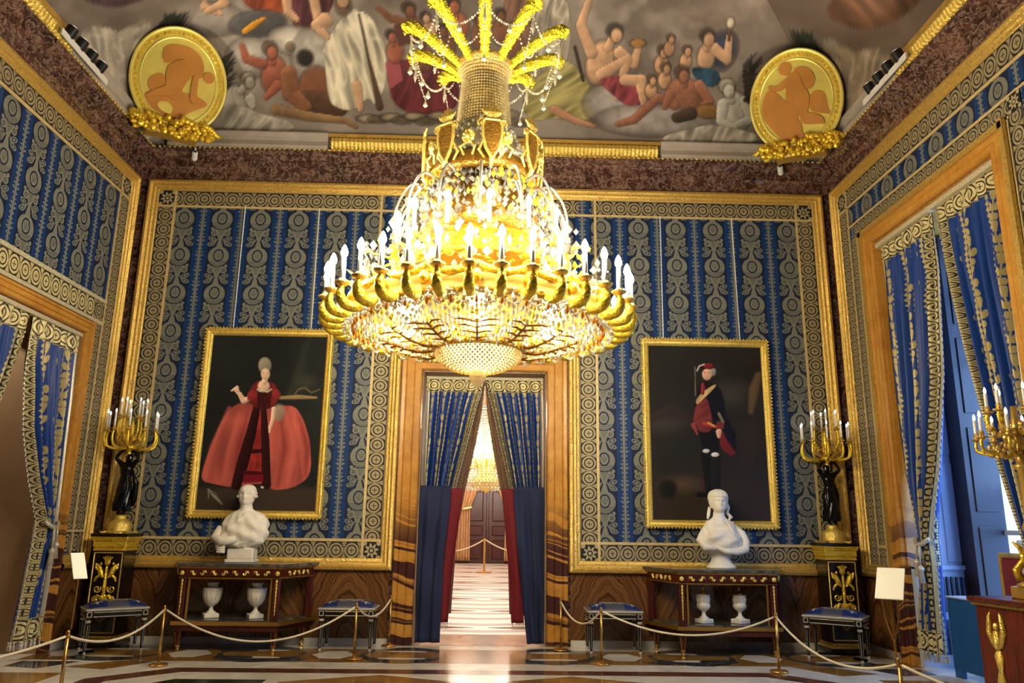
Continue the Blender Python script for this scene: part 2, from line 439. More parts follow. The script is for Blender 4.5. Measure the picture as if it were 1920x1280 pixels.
# ------------------------------------------------------------------ room shell
W, H0, YF = 4.397, 6.3, -9.9            # half width, wall height, front wall (behind the camera)
DH, DZ = .741, 3.10                      # doorway half width, head
def slab(name, boxes, mat):
    m = MB()
    for b in boxes: m.box(*b)
    o = m.build(name, mat); o['kind'] = 'structure'; return o
wall_back = slab('wall_back', [(-5.4, -DH, 0, .9, 0, H0), (DH, 5.4, 0, .9, 0, H0), (-DH, DH, 0, .9, DZ, H0)], 'red_marble')
LD0, LD1, LDZ = .82, 2.62, 3.29          # side doorway on the left wall: distance from the corner
wall_left = slab('wall_left', [(-W - .9, -W, -LD0, 0, 0, H0), (-W - .9, -W, YF, -LD1, 0, H0), (-W - .9, -W, -LD1, -LD0, LDZ, H0)], 'red_marble')
RW = [(1.0, 3.13), (5.73, 7.86)]; RWZ = 4.48
wall_right = slab('wall_right', [(W, W + .9, -1.0, 0, 0, H0), (W, W + .9, -5.73, -3.13, 0, H0), (W, W + .9, YF, -7.86, 0, H0),
                                 (W, W + .9, -3.13, -1.0, RWZ, H0), (W, W + .9, -7.86, -5.73, RWZ, H0)], 'red_marble')
wall_front = slab('wall_front', [(-5.4, 5.4, YF - .4, YF, 0, H0)], 'damask')
floor = slab('floor', [(-W - 1.2, W + 1.2, YF, .9, -.12, 0)], 'white_marble')

def pl(w, s, z, o=0.):
    return {'b': (s, -o, z), 'l': (-W + o, -s, z), 'r': (W - o, -s, z)}[w]
NRM = {'b': (0, -1, 0), 'l': (1, 0, 0), 'r': (-1, 0, 0)}
WALL = {'b': wall_back, 'l': wall_left, 'r': wall_right}
def fabric(w, s0, s1, z0, z1, mat='damask', o=.012, name='damask_panel', uo=0.):
    m = MB(); q = [(s0, z0), (s1, z0), (s1, z1), (s0, z1)]
    if w == 'l': q = q[::-1]
    m.add([pl(w, a, b, o) for a, b in q], [(0, 1, 2, 3)], [(a - uo, b) for a, b in q])
    return m.build(name, mat, WALL[w])
def strip(w, s0, s1, z0, z1, mat='border', o=.016, name='border_strip', ph=0.):
    m = MB(); q = [(s0, z0), (s1, z0), (s1, z1), (s0, z1)]; vert = (z1 - z0) > (s1 - s0)
    if vert: uv = [(b + ph, (a - (s0 + s1) / 2) * .2 / (s1 - s0)) for a, b in q]
    else: uv = [(a + ph, (b - (z0 + z1) / 2) * .2 / (z1 - z0)) for a, b in q]
    if w == 'l': q, uv = q[::-1], uv[::-1]
    m.add([pl(w, a, b, o) for a, b in q], [(0, 1, 2, 3)], uv)
    return m.build(name, mat, WALL[w])
def square(w, s0, z0, d=.2, o=.02):
    m = MB(); q = [(s0, z0), (s0 + d, z0), (s0 + d, z0 + d), (s0, z0 + d)]; uv = [(-.1, -.1), (.1, -.1), (.1, .1), (-.1, .1)]
    if w == 'l': q, uv = q[::-1], uv[::-1]
    m.add([pl(w, a, b, o) for a, b in q], [(0, 1, 2, 3)], uv); return m.build('corner_rosette', 'rosette', WALL[w])
def braid(w, s0, s1, z0, z1, mat='braid', o=.022):
    m = MB(); a, b = pl(w, s0, z0, 0), pl(w, s1, z1, o)
    m.box(min(a[0], b[0]), max(a[0], b[0]), min(a[1], b[1]), max(a[1], b[1]), z0, z1)
    return m.build('braid', mat, WALL[w])
GP = [(0, 0), (0, .05), (.012, .07), (.04, .078), (.052, .064), (.062, .05), (.085, .05), (.10, .034), (.128, .03), (.14, .014), (.14, 0)]
def gilt_frame(w, pts, closed, prof=GP, mat='gilt', name='gilt_frame'):
    m = MB().sweep([pl(w, a, b) for a, b in pts], prof, closed, NRM[w]); o = m.build(name, mat, WALL[w]); return o

# back wall hangings
ZT, ZB, A, PX, ZD = 5.487, .79, 4.275, 1.003, 3.36
gilt_frame('b', [(-A, ZB), (-PX, ZB), (-PX, ZD), (PX, ZD), (PX, ZB), (A, ZB), (A, ZT), (-A, ZT)], True)
g, bw = .14, .205
for sg in (-1, 1):
    s0, s1 = sorted((sg * (PX + g), sg * (A - g)))
    fabric('b', s0, s1, ZB + g - .03, ZT - g)
    for a, b in (((A - g - bw), (A - g)), ((PX + g), (PX + g + bw))):
        q0, q1 = sorted((sg * a, sg * b)); zt = ZT - g if a > 2 else ZD + g + bw
        strip('b', q0, q1, ZB + .115, zt)
    strip('b', s0 + bw, s1 - bw, ZB + .115, ZB + .115 + bw, 'border_cream' if False else 'border', .017)
    strip('b', s0 + bw, s1 - bw if sg < 0 else s1 - bw, ZT - g - bw, ZT - g, 'border', .017)
    for qs in (s0, s1 - bw): square('b', qs, ZB + .115, bw)
    square('b', s0 if sg < 0 else s1 - bw, ZT - g - bw, bw)
    i0, i1 = s0 + bw, s1 - bw
    braid('b', i0 - .012, i0 + .018, ZB + .12, ZT - g); braid('b', i1 - .018, i1 + .012, ZB + .12, ZT - g)
    braid('b', s0, s1, ZB + .11 + bw, ZB + .14 + bw, o=.024); braid('b', s0, s1, ZT - g - bw - .015, ZT - g - bw + .012, o=.024)
    braid('b', s0, s1, ZB + .105, ZB + .125, o=.024)
fabric('b', -PX - g, PX + g, ZD + g, ZT - g)
strip('b', -PX - g - bw, PX + g + bw, ZD + g, ZD + g + bw, 'border', .018)
strip('b', -PX - g, PX + g, ZT - g - bw, ZT - g, 'border', .0175)
braid('b', -PX - g, PX + g, ZT - g - bw - .015, ZT - g - bw + .012, o=.024)
# left wall hangings (s = distance from the back corner)
gilt_frame('l', [(.66, .80), (.12, .80), (.12, 5.47), (9.5, 5.47), (9.5, .80), (2.80, .80)], False)
fabric('l', .25, 9.4, 3.70, 5.34, uo=.68); fabric('l', .25, .67, .92, 3.72, uo=.3); fabric('l', 2.76, 9.4, .92, 3.72, uo=.68)
strip('l', .26, .455, .92, 5.34); strip('l', .26, 9.4, 5.13, 5.34, o=.018); square('l', .26, 5.135, .2)
braid('l', .455, .485, .9, 5.34); braid('l', .26, 9.4, 5.10, 5.13); braid('l', .235, .26, .9, 5.36)
strip('l', .50, .65, 1.20, 3.46, 'border', .018); strip('l', .26, .65, .95, 1.18, 'border', .02, ph=.05)
braid('l', .26, .66, 1.175, 1.2, o=.026)
strip('l', .72, 2.80, 3.49, 3.72, 'border_cream', .03); strip('l', .5, .72, 3.49, 3.72, 'border', .03)
braid('l', .48, 9.4, 3.715, 3.755, 'braid_pale', .038); braid('l', .48, 2.84, 3.455, 3.495, 'braid_pale', .038)
braid('l', .645, .67, .92, 3.48, 'braid_pale', .034); strip('l', 2.80, 3.0, .92, 3.72)
# right wall hangings
gilt_frame('r', [(3.62, .80), (9.5, .80), (9.5, 5.49), (.104, 5.49), (.104, .80), (.62, .80)], False)
fabric('r', .24, 9.4, 4.86, 5.36, uo=.45); fabric('r', .24, .62, .9, 4.9, uo=.3); fabric('r', 3.5, 9.4, .9, 4.9, uo=.45)
strip('r', .245, .44, .9, 5.36); strip('r', .245, 9.4, 5.14, 5.36, o=.018); square('r', .245, 5.15, .2)
braid('r', .44, .465, .9, 5.36); braid('r', .245, 9.4, 5.11, 5.14); braid('r', .47, 9.4, 4.855, 4.88)
strip('r', .60, 3.54, 4.69, 4.855, 'border', .02); strip('r', .49, .64, 1.15, 4.69, 'border', .02); strip('r', 3.38, 3.56, .9, 4.69, 'border', .02)
strip('r', .47, .64, .93, 1.12, 'border', .021); braid('r', .47, .66, 1.12, 1.15, o=.03)
braid('r', .64, .665, .9, 4.70, o=.03); braid('r', 3.36, 3.385, .9, 4.70, o=.03); braid('r', .62, 3.4, 4.675, 4.70, o=.03)
square('r', 3.40, 4.70, .16, .024)
# dado panels of striped marble, each one bookmatched about its middle
def dado(w, s0, s1, z0=.0, z1=.80, o=.014):
    m = MB(); q = [(s0, z0), (s1, z0), (s1, z1), (s0, z1)]; c = (s0 + s1) / 2
    if w == 'l': q = q[::-1]
    m.add([pl(w, a, b, o) for a, b in q], [(0, 1, 2, 3)], [(a - c, b) for a, b in q]); return m.build('dado_panel', 'agate_marble', WALL[w])
for a, b in ((-4.38, -3.6), (-3.6, -2.8), (-2.8, -1.9), (-1.9, -1.02), (1.02, 1.9), (1.9, 2.8), (2.8, 3.6), (3.6, 4.38)):
    dado('b', a, b - .006, 0, .8)
dado('l', .01, .66); dado('l', 2.8, 5.5); dado('l', 5.5, 9.5); dado('r', .01, .66); dado('r', 3.5, 5.5); dado('r', 8.0, 9.5)
for w, sp in (('b', [(-4.38, -1.02), (1.02, 4.38)]), ('l', [(.01, .66), (2.8, 9.5)]), ('r', [(.01, .66), (3.5, 5.6)])):
    for a, b in sp:
        m = MB(); p, q = pl(w, a, 0, 0), pl(w, b, .07, .03)
        m.box(min(p[0], q[0]), max(p[0], q[0]), min(p[1], q[1]), max(p[1], q[1]), 0, .07); m.build('plinth', 'white_marble', WALL[w])

# amber marble door and window surrounds
JP = [(0, 0), (0, .045), (.012, .055), (.05, .05), (.06, .035), (.07, .045), (.15, .05), (.16, .036), (.17, .046), (.235, .05), (.25, .03), (.26, -.1)]
def surround(name, w, s0, s1, zt, wd, dep, prof=None):
    k = wd / .26; prof = prof or [(a * k, b) for a, b in JP]; st = holder(name)
    # profile runs inward from the outer edge; outline is the outer edge
    o0, o1, oz = s0 - wd, s1 + wd, zt + wd
    P = {'b': [(o0, 0), (o0, oz), (o1, oz), (o1, 0)]}
    pts = [(o1, 0), (o1, oz), (o0, oz), (o0, 0)] if w in 'br' else [(o0, 0), (o0, oz), (o1, oz), (o1, 0)]
    nm = ('jamb', 'lintel', 'jamb')
    for i in range(3):                    # two jambs and a lintel, mitred
        full = MB().sweep([pl(w, a, b) for a, b in pts], prof, False, NRM[w]); kk = len(prof) - 1
        sub = MB(); 
        for f in range(i * kk, (i + 1) * kk): sub.add([full.v[q] for q in full.f[f]], [(0, 1, 2, 3)])
        sub.build(nm[i], 'amber_marble', st)
    m = MB()                              # reveals
    for sq in (s0, s1):
        a, b = pl(w, sq - (.012 if sq == s1 else 0), 0, .0), pl(w, sq + (.012 if sq == s0 else 0), zt, -dep)
        m.box(min(a[0], b[0]), max(a[0], b[0]), min(a[1], b[1]), max(a[1], b[1]), 0, zt)
    a, b = pl(w, s0, 0, .0), pl(w, s1, zt, -dep)
    m.box(min(a[0], b[0]), max(a[0], b[0]), min(a[1], b[1]), max(a[1], b[1]), zt - .012, zt - .001)
    m.build('reveal', 'amber_marble' if w == 'r' else 'beige_wall', st); return st
door_1 = surround('door_1', 'b', -DH, DH, DZ, .25, .9)
door_2 = surround('door_2', 'l', LD0, LD1, LDZ, .15, .9)
window_1 = surround('window_1', 'r', 1.0, 3.13, RWZ, .2, .9)
unseen_window = surround('unseen_window', 'r', 5.73, 7.86, RWZ, .2, .9)  # out-of-view window, added to carry the fill light
# carved gilt slips round the window surround
for s_ in (.79, 3.34): 
    m = MB(); a, b = pl('r', s_ - .03, 0, .04), pl('r', s_ + .03, 4.7, .075)
    m.box(min(a[0], b[0]), max(a[0], b[0]), min(a[1], b[1]), max(a[1], b[1]), 0.8, 4.7); m.build('gilt_slip', 'gilt', window_1)
m = MB(); m.box(W - .075, W - .04, -3.36, -.76, 4.62, 4.68); m.build('gilt_slip', 'gilt', window_1)
# window joinery: boxed shutters folded in the reveal, sash and panes
for wi, (a, b) in ((window_1, RW[0]), (unseen_window, RW[1])):
    m = MB()
    for yy in (-a - .02, -b + .08): m.box(W + .82, W + .9, yy - .06, yy, .0, RWZ)
    m.box(W + .82, W + .9, -b, -a, RWZ - .08, RWZ); m.box(W + .82, W + .9, -b, -a, 0, .42); m.box(W + .83, W + .89, -(a + b) / 2 - .05, -(a + b) / 2 + .05, 0, RWZ)
    for z in (1.3, 2.2, 3.1, 3.9): m.box(W + .84, W + .88, -b, -a, z - .025, z + .025)
    m.build('sash', 'frame_paint', wi)
    for k in range(2):
        y0 = -b + .08 + k * (b - a) / 2; y1 = y0 + (b - a) / 2 - .13
        for z0, z1 in ((.42, 1.27), (1.33, 2.17), (2.23, 3.07), (3.13, 3.87), (3.93, 4.4)):
            MB().box(W + .855, W + .862, y0, y1, z0, z1).build('pane', 'window_glass', wi)
    for k, yy in enumerate((-a - .03, -b + .03)):     # shutter leaves along the reveals
        sg = -1 if k == 0 else 1; m = MB(); y0, y1 = sorted((yy, yy + sg * .045)); m.box(W + .3, W + .80, y0, y1, .9, RWZ - .1)
        sh = m.build('shutter', 'frame_paint', wi)
        for z0, z1 in ((1.0, 2.0), (2.1, 3.0), (3.1, 4.25)):
            y2 = yy + sg * .045; q0, q1 = sorted((y2, y2 + sg * .012)); MB().bbox(W + .38, W + .72, q0, q1, z0, z1, .005).build('panel', 'frame_paint', sh)
sh = MB().box(W + .52, W + .87, -1.33, -1.05, .0, RWZ - .05).build('shutter', 'shutter_wood', window_1)   # leaves folded back against the sash
for z0, z1 in ((.25, 1.35), (1.5, 2.35), (2.5, 3.3), (3.45, 4.2)): MB().bbox(W + .58, W + .81, -1.345, -1.33, z0, z1, .006).build('panel', 'shutter_wood', sh)
m = MB(); m.box(W + .02, W + .8, -1.10, -1.02, 0, .95); m.box(W + .02, W + .8, -1.13, -1.02, .93, .97); m.build('dado_panelling', 'frame_paint', window_1)
for z0, z1 in ((.12, .45), (.52, .86)):
    gm = MB()
    for i in range(14): gm.box(W + .08 + i * .048, W + .10 + i * .048, -1.125, -1.10, z0, z1)
    gm.build('radiator_grille', 'grille', window_1)

# ------------------------------------------------------------------ cornice and cove
def rect_ring(prof, mat, name, parent=None, sides='blrf', smooth=False):
    """profile (offset into the room, z) run round the room; one mesh per side"""
    obs = []
    for sd in sides:
        m = MB()
        for (o0, z0), (o1, z1) in zip(prof[:-1], prof[1:]):
            c = lambda o, z: {'b': ((-W + o, -o, z), (W - o, -o, z)), 'l': ((-W + o, YF + o, z), (-W + o, -o, z)),
                              'r': ((W - o, -o, z), (W - o, YF + o, z)), 'f': ((W - o, YF + o, z), (-W + o, YF + o, z))}[sd]
            a, b = c(o0, z0); d, e = c(o1, z1); m.add([a, b, e, d], [(0, 1, 2, 3)])
        obs.append(m.build(name, mat, parent, smooth))
    return obs
CP = [(0, 5.49), (.022, 5.49), (.022, 5.56), (.03, 5.565), (.03, 5.63), (.045, 5.64), (.06, 5.66), (.06, 5.69), (.085, 5.70), (.085, 5.745), (.11, 5.755),
      (.145, 5.785), (.175, 5.80), (.185, 5.81), (.185, 5.855), (.17, 5.865), (.04, 5.88)]
for i, o in enumerate(rect_ring(CP, 'red_marble', 'cornice')): o.name = f'trim_{i + 1}'; o['kind'] = 'structure'
rect_ring([(.04, 5.88), (.05, 6.0), (.1, 6.1)], 'plaster_grey', 'plaster_band', bpy.data.objects['trim_1'])
bm_ = MB()
for i in range(136): bm_.ball((-4.2 + i * .0622, -.178, 5.872), .017, 6, 4)
for sg in (-1, 1):
    for i in range(80): bm_.ball((sg * (W - .178), -.2 - i * .0622, 5.872), .017, 6, 4)
tag(bm_.build('bead_row', 'gilt_bright', bpy.data.objects['trim_1']), kind='stuff')
def ribbed_bar(p0, p1, r=.10, pitch=.05):
    p0, p1 = Vector(p0), Vector(p1); L = (p1 - p0).length; n = int(L / pitch) * 4; d = (p1 - p0) / n; m = MB()
    path = [p0 + d * i for i in range(n + 1)]; rad = [r * (.9 + .1 * abs(cos(PI * i / 4))) for i in range(n + 1)]
    m.tube(path, rad, 10, True)
    pr = [path[0] + Vector((0, 0, r * .95)), path[-1] + Vector((0, 0, r * .95))]
    return m
bar = ribbed_bar((-2.0, -.105, 5.985), (2.14, -.105, 5.985)).build('trim_5', 'gilt_bright'); bar['kind'] = 'structure'
MB().box(-2.05, 2.19, -.16, -.02, 6.07, 6.115).build('fillet', 'gilt_smooth', bar)
MB().box(-2.05, 2.19, -.15, -.02, 5.87, 5.9).build('fillet', 'gilt_smooth', bar)
for sg, n in ((-1, 6), (1, 7)):
    b2 = ribbed_bar((sg * (W - .105), -2.1, 5.985), (sg * (W - .105), -7.5, 5.985)).build(f'trim_{n}', 'gilt_bright'); b2['kind'] = 'structure'
    q0, q1 = sorted((sg * (W - .16), sg * (W - .02))); MB().box(q0, q1, -7.5, -2.1, 6.07, 6.115).build('fillet', 'gilt_smooth', b2)
SP = [(.02, 5.88), (.17, 5.885), (.185, 5.93), (.16, 6.0), (.17, 6.05), (.19, 6.1), (.18, 6.12), (.02, 6.12)]
k = 8
for i, (w, a, b) in enumerate((('b', -4.05, -2.05), ('b', 2.19, 4.05), ('l', .35, 2.1), ('r', .35, 2.1))):
    m = MB(); vs = [pl(w, a, z, o) for o, z in SP] + [pl(w, b, z, o) for o, z in SP]; n = len(SP)
    m.add(vs, [(j, (j + 1) % n, n + (j + 1) % n, n + j) for j in range(n)] + [tuple(range(n)), tuple(range(n, 2 * n))])
    o = m.build(f'trim_{k + i}', 'plaster_grey'); o['kind'] = 'structure'

# ------------------------------------------------------------------ painting engine (evaluated on mesh points)
class Paint:
    def __init__(s, x, y, base):
        s.x, s.y = np.asarray(x, float), np.asarray(y, float); s.c = np.ones((len(s.x), 3)) * lin(base)
        rs = np.random.RandomState(3); s.tab = rs.rand(64, 64); s.line = False
    def vn(s, sc, ox=0., oy=0.):
        X_, Y_ = s.x / sc + ox, s.y / sc + oy; i, j = np.floor(X_).astype(int), np.floor(Y_).astype(int)
        a, b = X_ - i, Y_ - j; a, b = a * a * (3 - 2 * a), b * b * (3 - 2 * b); t = s.tab
        f = lambda p, q: t[p % 64, q % 64]
        return (f(i, j) * (1 - a) + f(i + 1, j) * a) * (1 - b) + (f(i, j + 1) * (1 - a) + f(i + 1, j + 1) * a) * b
    def fbm(s, sc, ox=0., oy=0.): return .55 * s.vn(sc, ox, oy) + .28 * s.vn(sc / 2.1, ox + 9, oy) + .17 * s.vn(sc / 4.3, ox, oy + 5)
    def lay(s, m, col, sh=None):
        c = lin(col)[None, :]
        if sh is not None: c = np.clip(c * sh[:, None], 0, 1)
        s.c = s.c * (1 - m[:, None]) + c * m[:, None]
    def ell(s, cx, cy, rx, ry, col, ang=0., soft=.2, al=1., sh=.5):
        a = math.radians(ang); dx, dy = s.x - cx, s.y - cy
        p, q = (dx * cos(a) + dy * sin(a)) / rx, (-dx * sin(a) + dy * cos(a)) / ry
        d = np.sqrt(p * p + q * q); m = np.clip((1 - d) / soft, 0, 1) * al
        if s.line and sh and al == 1.: s.lay(np.clip((1 + 2.2 / max(3., min(rx, ry)) - d) / .12, 0, 1) * .6, (48, 34, 28))
        mod = 1 + (.3 * (s.vn(9, 2, 3) - .5) + .4 * (s.vn(22, 4, 8) - .5) if (s.line and sh) else 0.)
        s.lay(m, col, np.clip(1 + sh * (-.5 * dx / rx - .6 * dy / ry), .3, 1.9) * mod)
    def limb(s, pts, w, col, al=1., sh=.5, soft=1.2):
        if not hasattr(w, '__len__'): w = [w] * len(pts)
        best = np.full(len(s.x), 1e9); side = np.zeros(len(s.x))
        for (x0, y0), (x1, y1), w0, w1 in zip(pts[:-1], pts[1:], w[:-1], w[1:]):
            ex, ey = x1 - x0, y1 - y0; L2 = ex * ex + ey * ey + 1e-9
            t = np.clip(((s.x - x0) * ex + (s.y - y0) * ey) / L2, 0, 1)
            dx, dy = s.x - x0 - t * ex, s.y - y0 - t * ey; ww = w0 + (w1 - w0) * t
            d = np.hypot(dx, dy) - ww; k = d < best; best = np.where(k, d, best); side = np.where(k, (-dx * .5 - dy * .7) / ww, side)
        if s.line and al == 1.: s.lay(np.clip((1.6 - best) / 2. + .2, 0, 1) * .6, (48, 34, 28))
        mod = 1 + .22 * (s.vn(7, 3, 1) - .5) + .3 * (s.vn(17, 1, 6) - .5) if s.line else 1.
        s.lay(np.clip(-best / soft + .5, 0, 1) * al, col, np.clip(1 + sh * side * 1.3, .3, 1.8) * mod)
    def poly(s, pts, col, soft=1.5, al=1., fold=None, amp=.35):
        P = np.array(pts, float)
        if len(P) > 4:
            for _ in range(2): Q = np.roll(P, -1, 0); P = np.stack([.78 * P + .22 * Q, .22 * P + .78 * Q], 1).reshape(-1, 2)
        ins = np.zeros(len(s.x), bool); dist = np.full(len(s.x), 1e9)
        for (x0, y0), (x1, y1) in zip(P, np.roll(P, -1, 0)):
            c = ((y0 > s.y) != (y1 > s.y)); xi = (x1 - x0) * (s.y - y0) / ((y1 - y0) if y1 != y0 else 1e-9) + x0; ins ^= c & (s.x < xi)
            ex, ey = x1 - x0, y1 - y0; t = np.clip(((s.x - x0) * ex + (s.y - y0) * ey) / (ex * ex + ey * ey + 1e-9), 0, 1)
            dist = np.minimum(dist, np.hypot(s.x - x0 - t * ex, s.y - y0 - t * ey))
        if s.line: s.lay(np.clip((np.where(ins, 9, -dist) + 2.5) / 3., 0, 1) * .5 * al, (44, 34, 30))
        m = np.clip(np.where(ins, dist, -dist) / soft + .5, 0, 1) * al; sh = None
        if fold:
            fx, fy, per = fold; q = (s.x * fx + s.y * fy) / per + 2.2 * s.vn(per * 3.2)
            n_ = math.hypot(fx, fy); ac, al_ = (s.x * fx + s.y * fy) / n_, (s.x * fy - s.y * fx) / n_
            P2 = Paint.__new__(Paint); P2.tab = s.tab; P2.x, P2.y = ac + 6 * s.vn(per * 2.) , al_ * .22; v1 = P2.vn(per * .8); v2 = P2.vn(per * .42, 7, 3); rd = 1 - np.abs(2 * v1 - 1); rd2 = 1 - np.abs(2 * v2 - 1)
            sh = np.clip(1 + amp * (2.6 * (rd ** 2 - .42) + 1.3 * (rd2 ** 3 - .3)) + .35 * (s.vn(per * 2.5) - .5), .2, 1.7)
        s.lay(m, col, sh)
    def figure(s, hx, hy, hr, col, body, limbs=(), hair=None):
        """head at hx,hy; body: (cx,cy,rx,ry,ang); limbs: point lists"""
        s.ell(*body[:4], col, body[4] if len(body) > 4 else 0, .25, 1., .6)
        for l in limbs: s.limb(l, [hr * .62] + [hr * .5] * (len(l) - 2) + [hr * .34], col, 1., .5)
        s.limb([(hx, hy), ((hx + body[0]) / 2, (hy + body[1]) / 2)], hr * .45, col)
        if hair: s.ell(hx - hr * .1, hy - hr * .3, hr * .95, hr * .85, hair, 0, .35)
        s.ell(hx + hr * .12, hy + hr * .2, hr * .66, hr * .8, col, 0, .35, 1., .45)
        s.ell(hx + hr * .3, hy + hr * .1, hr * .2, hr * .1, (90, 62, 50), 0, .8, .6, 0); s.ell(hx + hr * .3, hy + hr * .6, hr * .2, hr * .08, (140, 70, 60), 0, .8, .6, 0)
def paint_mesh(name, verts, faces, cols, mat, parent=None):
    me = bpy.data.meshes.new(name); me.from_pydata(verts.tolist(), [], faces.tolist()); me.materials.append(M[mat])
    at = me.color_attributes.new('paint', 'FLOAT_COLOR', 'POINT'); a = np.ones((len(verts), 4)); a[:, :3] = np.clip(cols, 0, 1)
    at.data.foreach_set('color', a.ravel()); me.polygons.foreach_set('use_smooth', [True] * len(me.polygons)); me.update()
    o = bpy.data.objects.new(name, me); COL.objects.link(o)
    if parent: o.parent = parent
    return o
def gridfaces(nu, nv, flip=False):
    i, j = np.meshgrid(np.arange(nu - 1), np.arange(nv - 1)); k = (j * nu + i).ravel()
    f = np.stack([k, k + 1, k + nu + 1, k + nu], 1); return f[:, ::-1] if flip else f

# ------------------------------------------------------------------ frescoed cove and ceiling
def cove(t): return .10 + 2.6 * (1 - np.cos(t)), 6.1 + 1.9 * np.sin(t)
def sky(P, warm=0.):
    n = P.fbm(170, 3, 1); n2 = P.fbm(70, 8, 4)
    P.lay(np.clip((n - .40) * 3.5, 0, 1) * .9, (158, 146, 134)); P.lay(np.clip((n2 - .52) * 5, 0, 1) * .55, (190, 180, 166)); P.lay(np.clip((.42 - n2) * 5, 0, 1) * .5, (92, 80, 74))
    P.lay(np.clip((P.x - 1200) / 500, 0, 1) * np.clip((n2 - .25) * 3, 0, 1) * .75, (96, 78, 70))
    P.lay(np.clip((P.y - 170) / 60, 0, 1) * np.clip((n - .2) * 3, 0, 1) * .6, (166, 156, 146))
SKIN, RUD, BRN, STAT = (206, 164, 128), (164, 96, 70), (124, 80, 54), (186, 180, 166)
def fresco_back(P):
    sky(P)
    E_, L_, G_ = P.ell, P.limb, P.poly
    # upper left: seated drapery groups on clouds
    G_([(225, -40), (350, -40), (345, 14), (300, 36), (250, 20)], (70, 48, 58), 3, .95, (1, .4, 22))
    E_(400, 40, 70, 34, (170, 160, 150), 0, .6); E_(300, 60, 60, 40, (158, 148, 140), 0, .6)
    G_([(445, -40), (560, -40), (575, 18), (520, 30), (470, 22)], (150, 70, 38), 2, 1, (1, .6, 20))
    G_([(545, -40), (640, -40), (628, 26), (565, 70), (548, 40)], (84, 44, 48), 3, 1, (1, .2, 18))
    for l in ([(372, -30), (392, 18), (420, 30)], [(425, -30), (430, 10), (395, 26)], [(545, -20), (545, 25), (560, 40)], [(592, -30), (600, 50), (578, 72)]): L_(l, [10, 8, 5], SKIN)
    E_(487, 48, 56, 26, (84, 82, 82), -6, .12, 1, .5); L_([(462, 62), (480, 50), (500, 38)], [5, 6, 3], (214, 152, 40))
    E_(560, 80, 60, 30, (214, 206, 192), 8, .7)
    E_(590, 110, 48, 60, (200, 192, 180), 0, .7); E_(470, 110, 50, 40, (196, 188, 178), 0, .7)
    # dark foliage by the roundels
    for i in range(26): L_([(415 + 9 * sin(i * 5.1), 175 - i * 2.4), (425 + 16 * sin(i * 2.3), 163 - i * 2.6)], [4, 1], (62, 64, 56))
    # reclining stone-coloured figure, ruddy man with arm raised, bronzed back, standing greybeard in pale robe
    P.figure(508, 97, 16, RUD, (512, 140, 24, 36, 12), ([(492, 122), (462, 112), (455, 88)], [(520, 160), (500, 182)]), (96, 78, 60))
    E_(545, 90, 9, 9, (120, 100, 78), 0, .4)
    E_(590, 165, 34, 44, BRN, 8, .22, 1, .6); E_(572, 110, 17, 17, (44, 36, 32), 0, .25); L_([(575, 190), (610, 196), (640, 205)], [20, 22, 12], (88, 62, 44))
    L_([(540, 140), (545, 175), (575, 200)], [16, 16, 10], (138, 92, 62)); L_([(520, 205), (580, 218), (650, 226), (670, 238)], [10, 9, 6, 4], (146, 116, 80))
    P.figure(466, 152, 15, STAT, (438, 190, 20, 34, 10), ([(445, 172), (458, 205), (500, 225)], [(470, 185), (476, 200)]), (150, 144, 128))
    G_([(415, 200), (450, 196), (500, 215), (548, 226), (562, 244), (470, 256), (425, 246)], STAT, 3, 1, (1, .5, 16))
    G_([(655, 20), (695, 28), (722, 80), (725, 150), (705, 200), (690, 180), (668, 205), (640, 205), (615, 190), (608, 110), (602, 95), (630, 55)], (196, 188, 164), 2, 1, (1, -.25, 17), .4)
    L_([(612, 42), (595, 50), (615, 72)], [14, 9, 5], SKIN); E_(648, 14, 17, 20, (120, 96, 80), 0, .25); E_(648, 6, 12, 14, SKIN, 0, .3)
    L_([(668, 160), (676, 205)], [9, 5], SKIN); L_([(676, 30), (690, 110), (712, 200)], [2, 2.5, 7], (84, 62, 46))
    # crimson group in the middle
    G_([(720, 120), (770, 110), (860, 130), (860, 214), (740, 212)], (96, 38, 44), 3, 1, (1, .3, 20)); G_([(722, 120), (745, 100), (755, 150), (730, 168)], (164, 80, 86), 2)
    for hx, hy, hr, c in ((770, 22, 15, BRN), (800, 36, 11, SKIN), (852, 14, 16, RUD), (790, 78, 14, BRN), (735, 70, 12, RUD), (830, 60, 13, BRN)):
        P.figure(hx, hy, hr, c, (hx + 6, hy + hr * 2.4, hr * 1.5, hr * 1.8), (), (54, 42, 36))
    L_([(760, 45), (735, 38), (712, 18)], [9, 7, 4], BRN); G_([(740, 50), (790, 46), (800, 80), (748, 88)], (92, 52, 46), 2)
    G_([(950, -40), (1010, -40), (1000, 60), (975, 110), (940, 90)], (134, 98, 78), 3, 1, (1, .2, 16)); G_([(1010, -20), (1060, -20), (1075, 70), (1055, 150), (1015, 140), (1005, 60)], (176, 166, 148), 2, 1, (1, .2, 14))
    for hx, hy in ((940, 30), (968, 55), (900, 40)): P.figure(hx, hy, 12, BRN, (hx, hy + 32, 17, 26), (), (60, 48, 40))
    for i in range(14): E_(690 + i * 22, 222 + 8 * sin(i * 3), 20, 8, (92, 84, 62) if i % 2 else (150, 138, 110), 0, .6)
    # olive drapery and the seated pair to the right
    G_([(1000, 150), (1050, 110), (1095, 130), (1110, 170), (1135, 200), (1118, 232), (1075, 228), (1040, 220), (1000, 228), (975, 200)], (150, 140, 88), 2, 1, (.6, 1, 20), .4)
    L_([(1040, 205), (1080, 226), (1115, 236)], [8, 6, 3], (190, 140, 112))
    E_(1150, 195, 60, 44, (168, 160, 154), 0, .5); E_(1230, 225, 120, 34, (164, 156, 150), 0, .5)
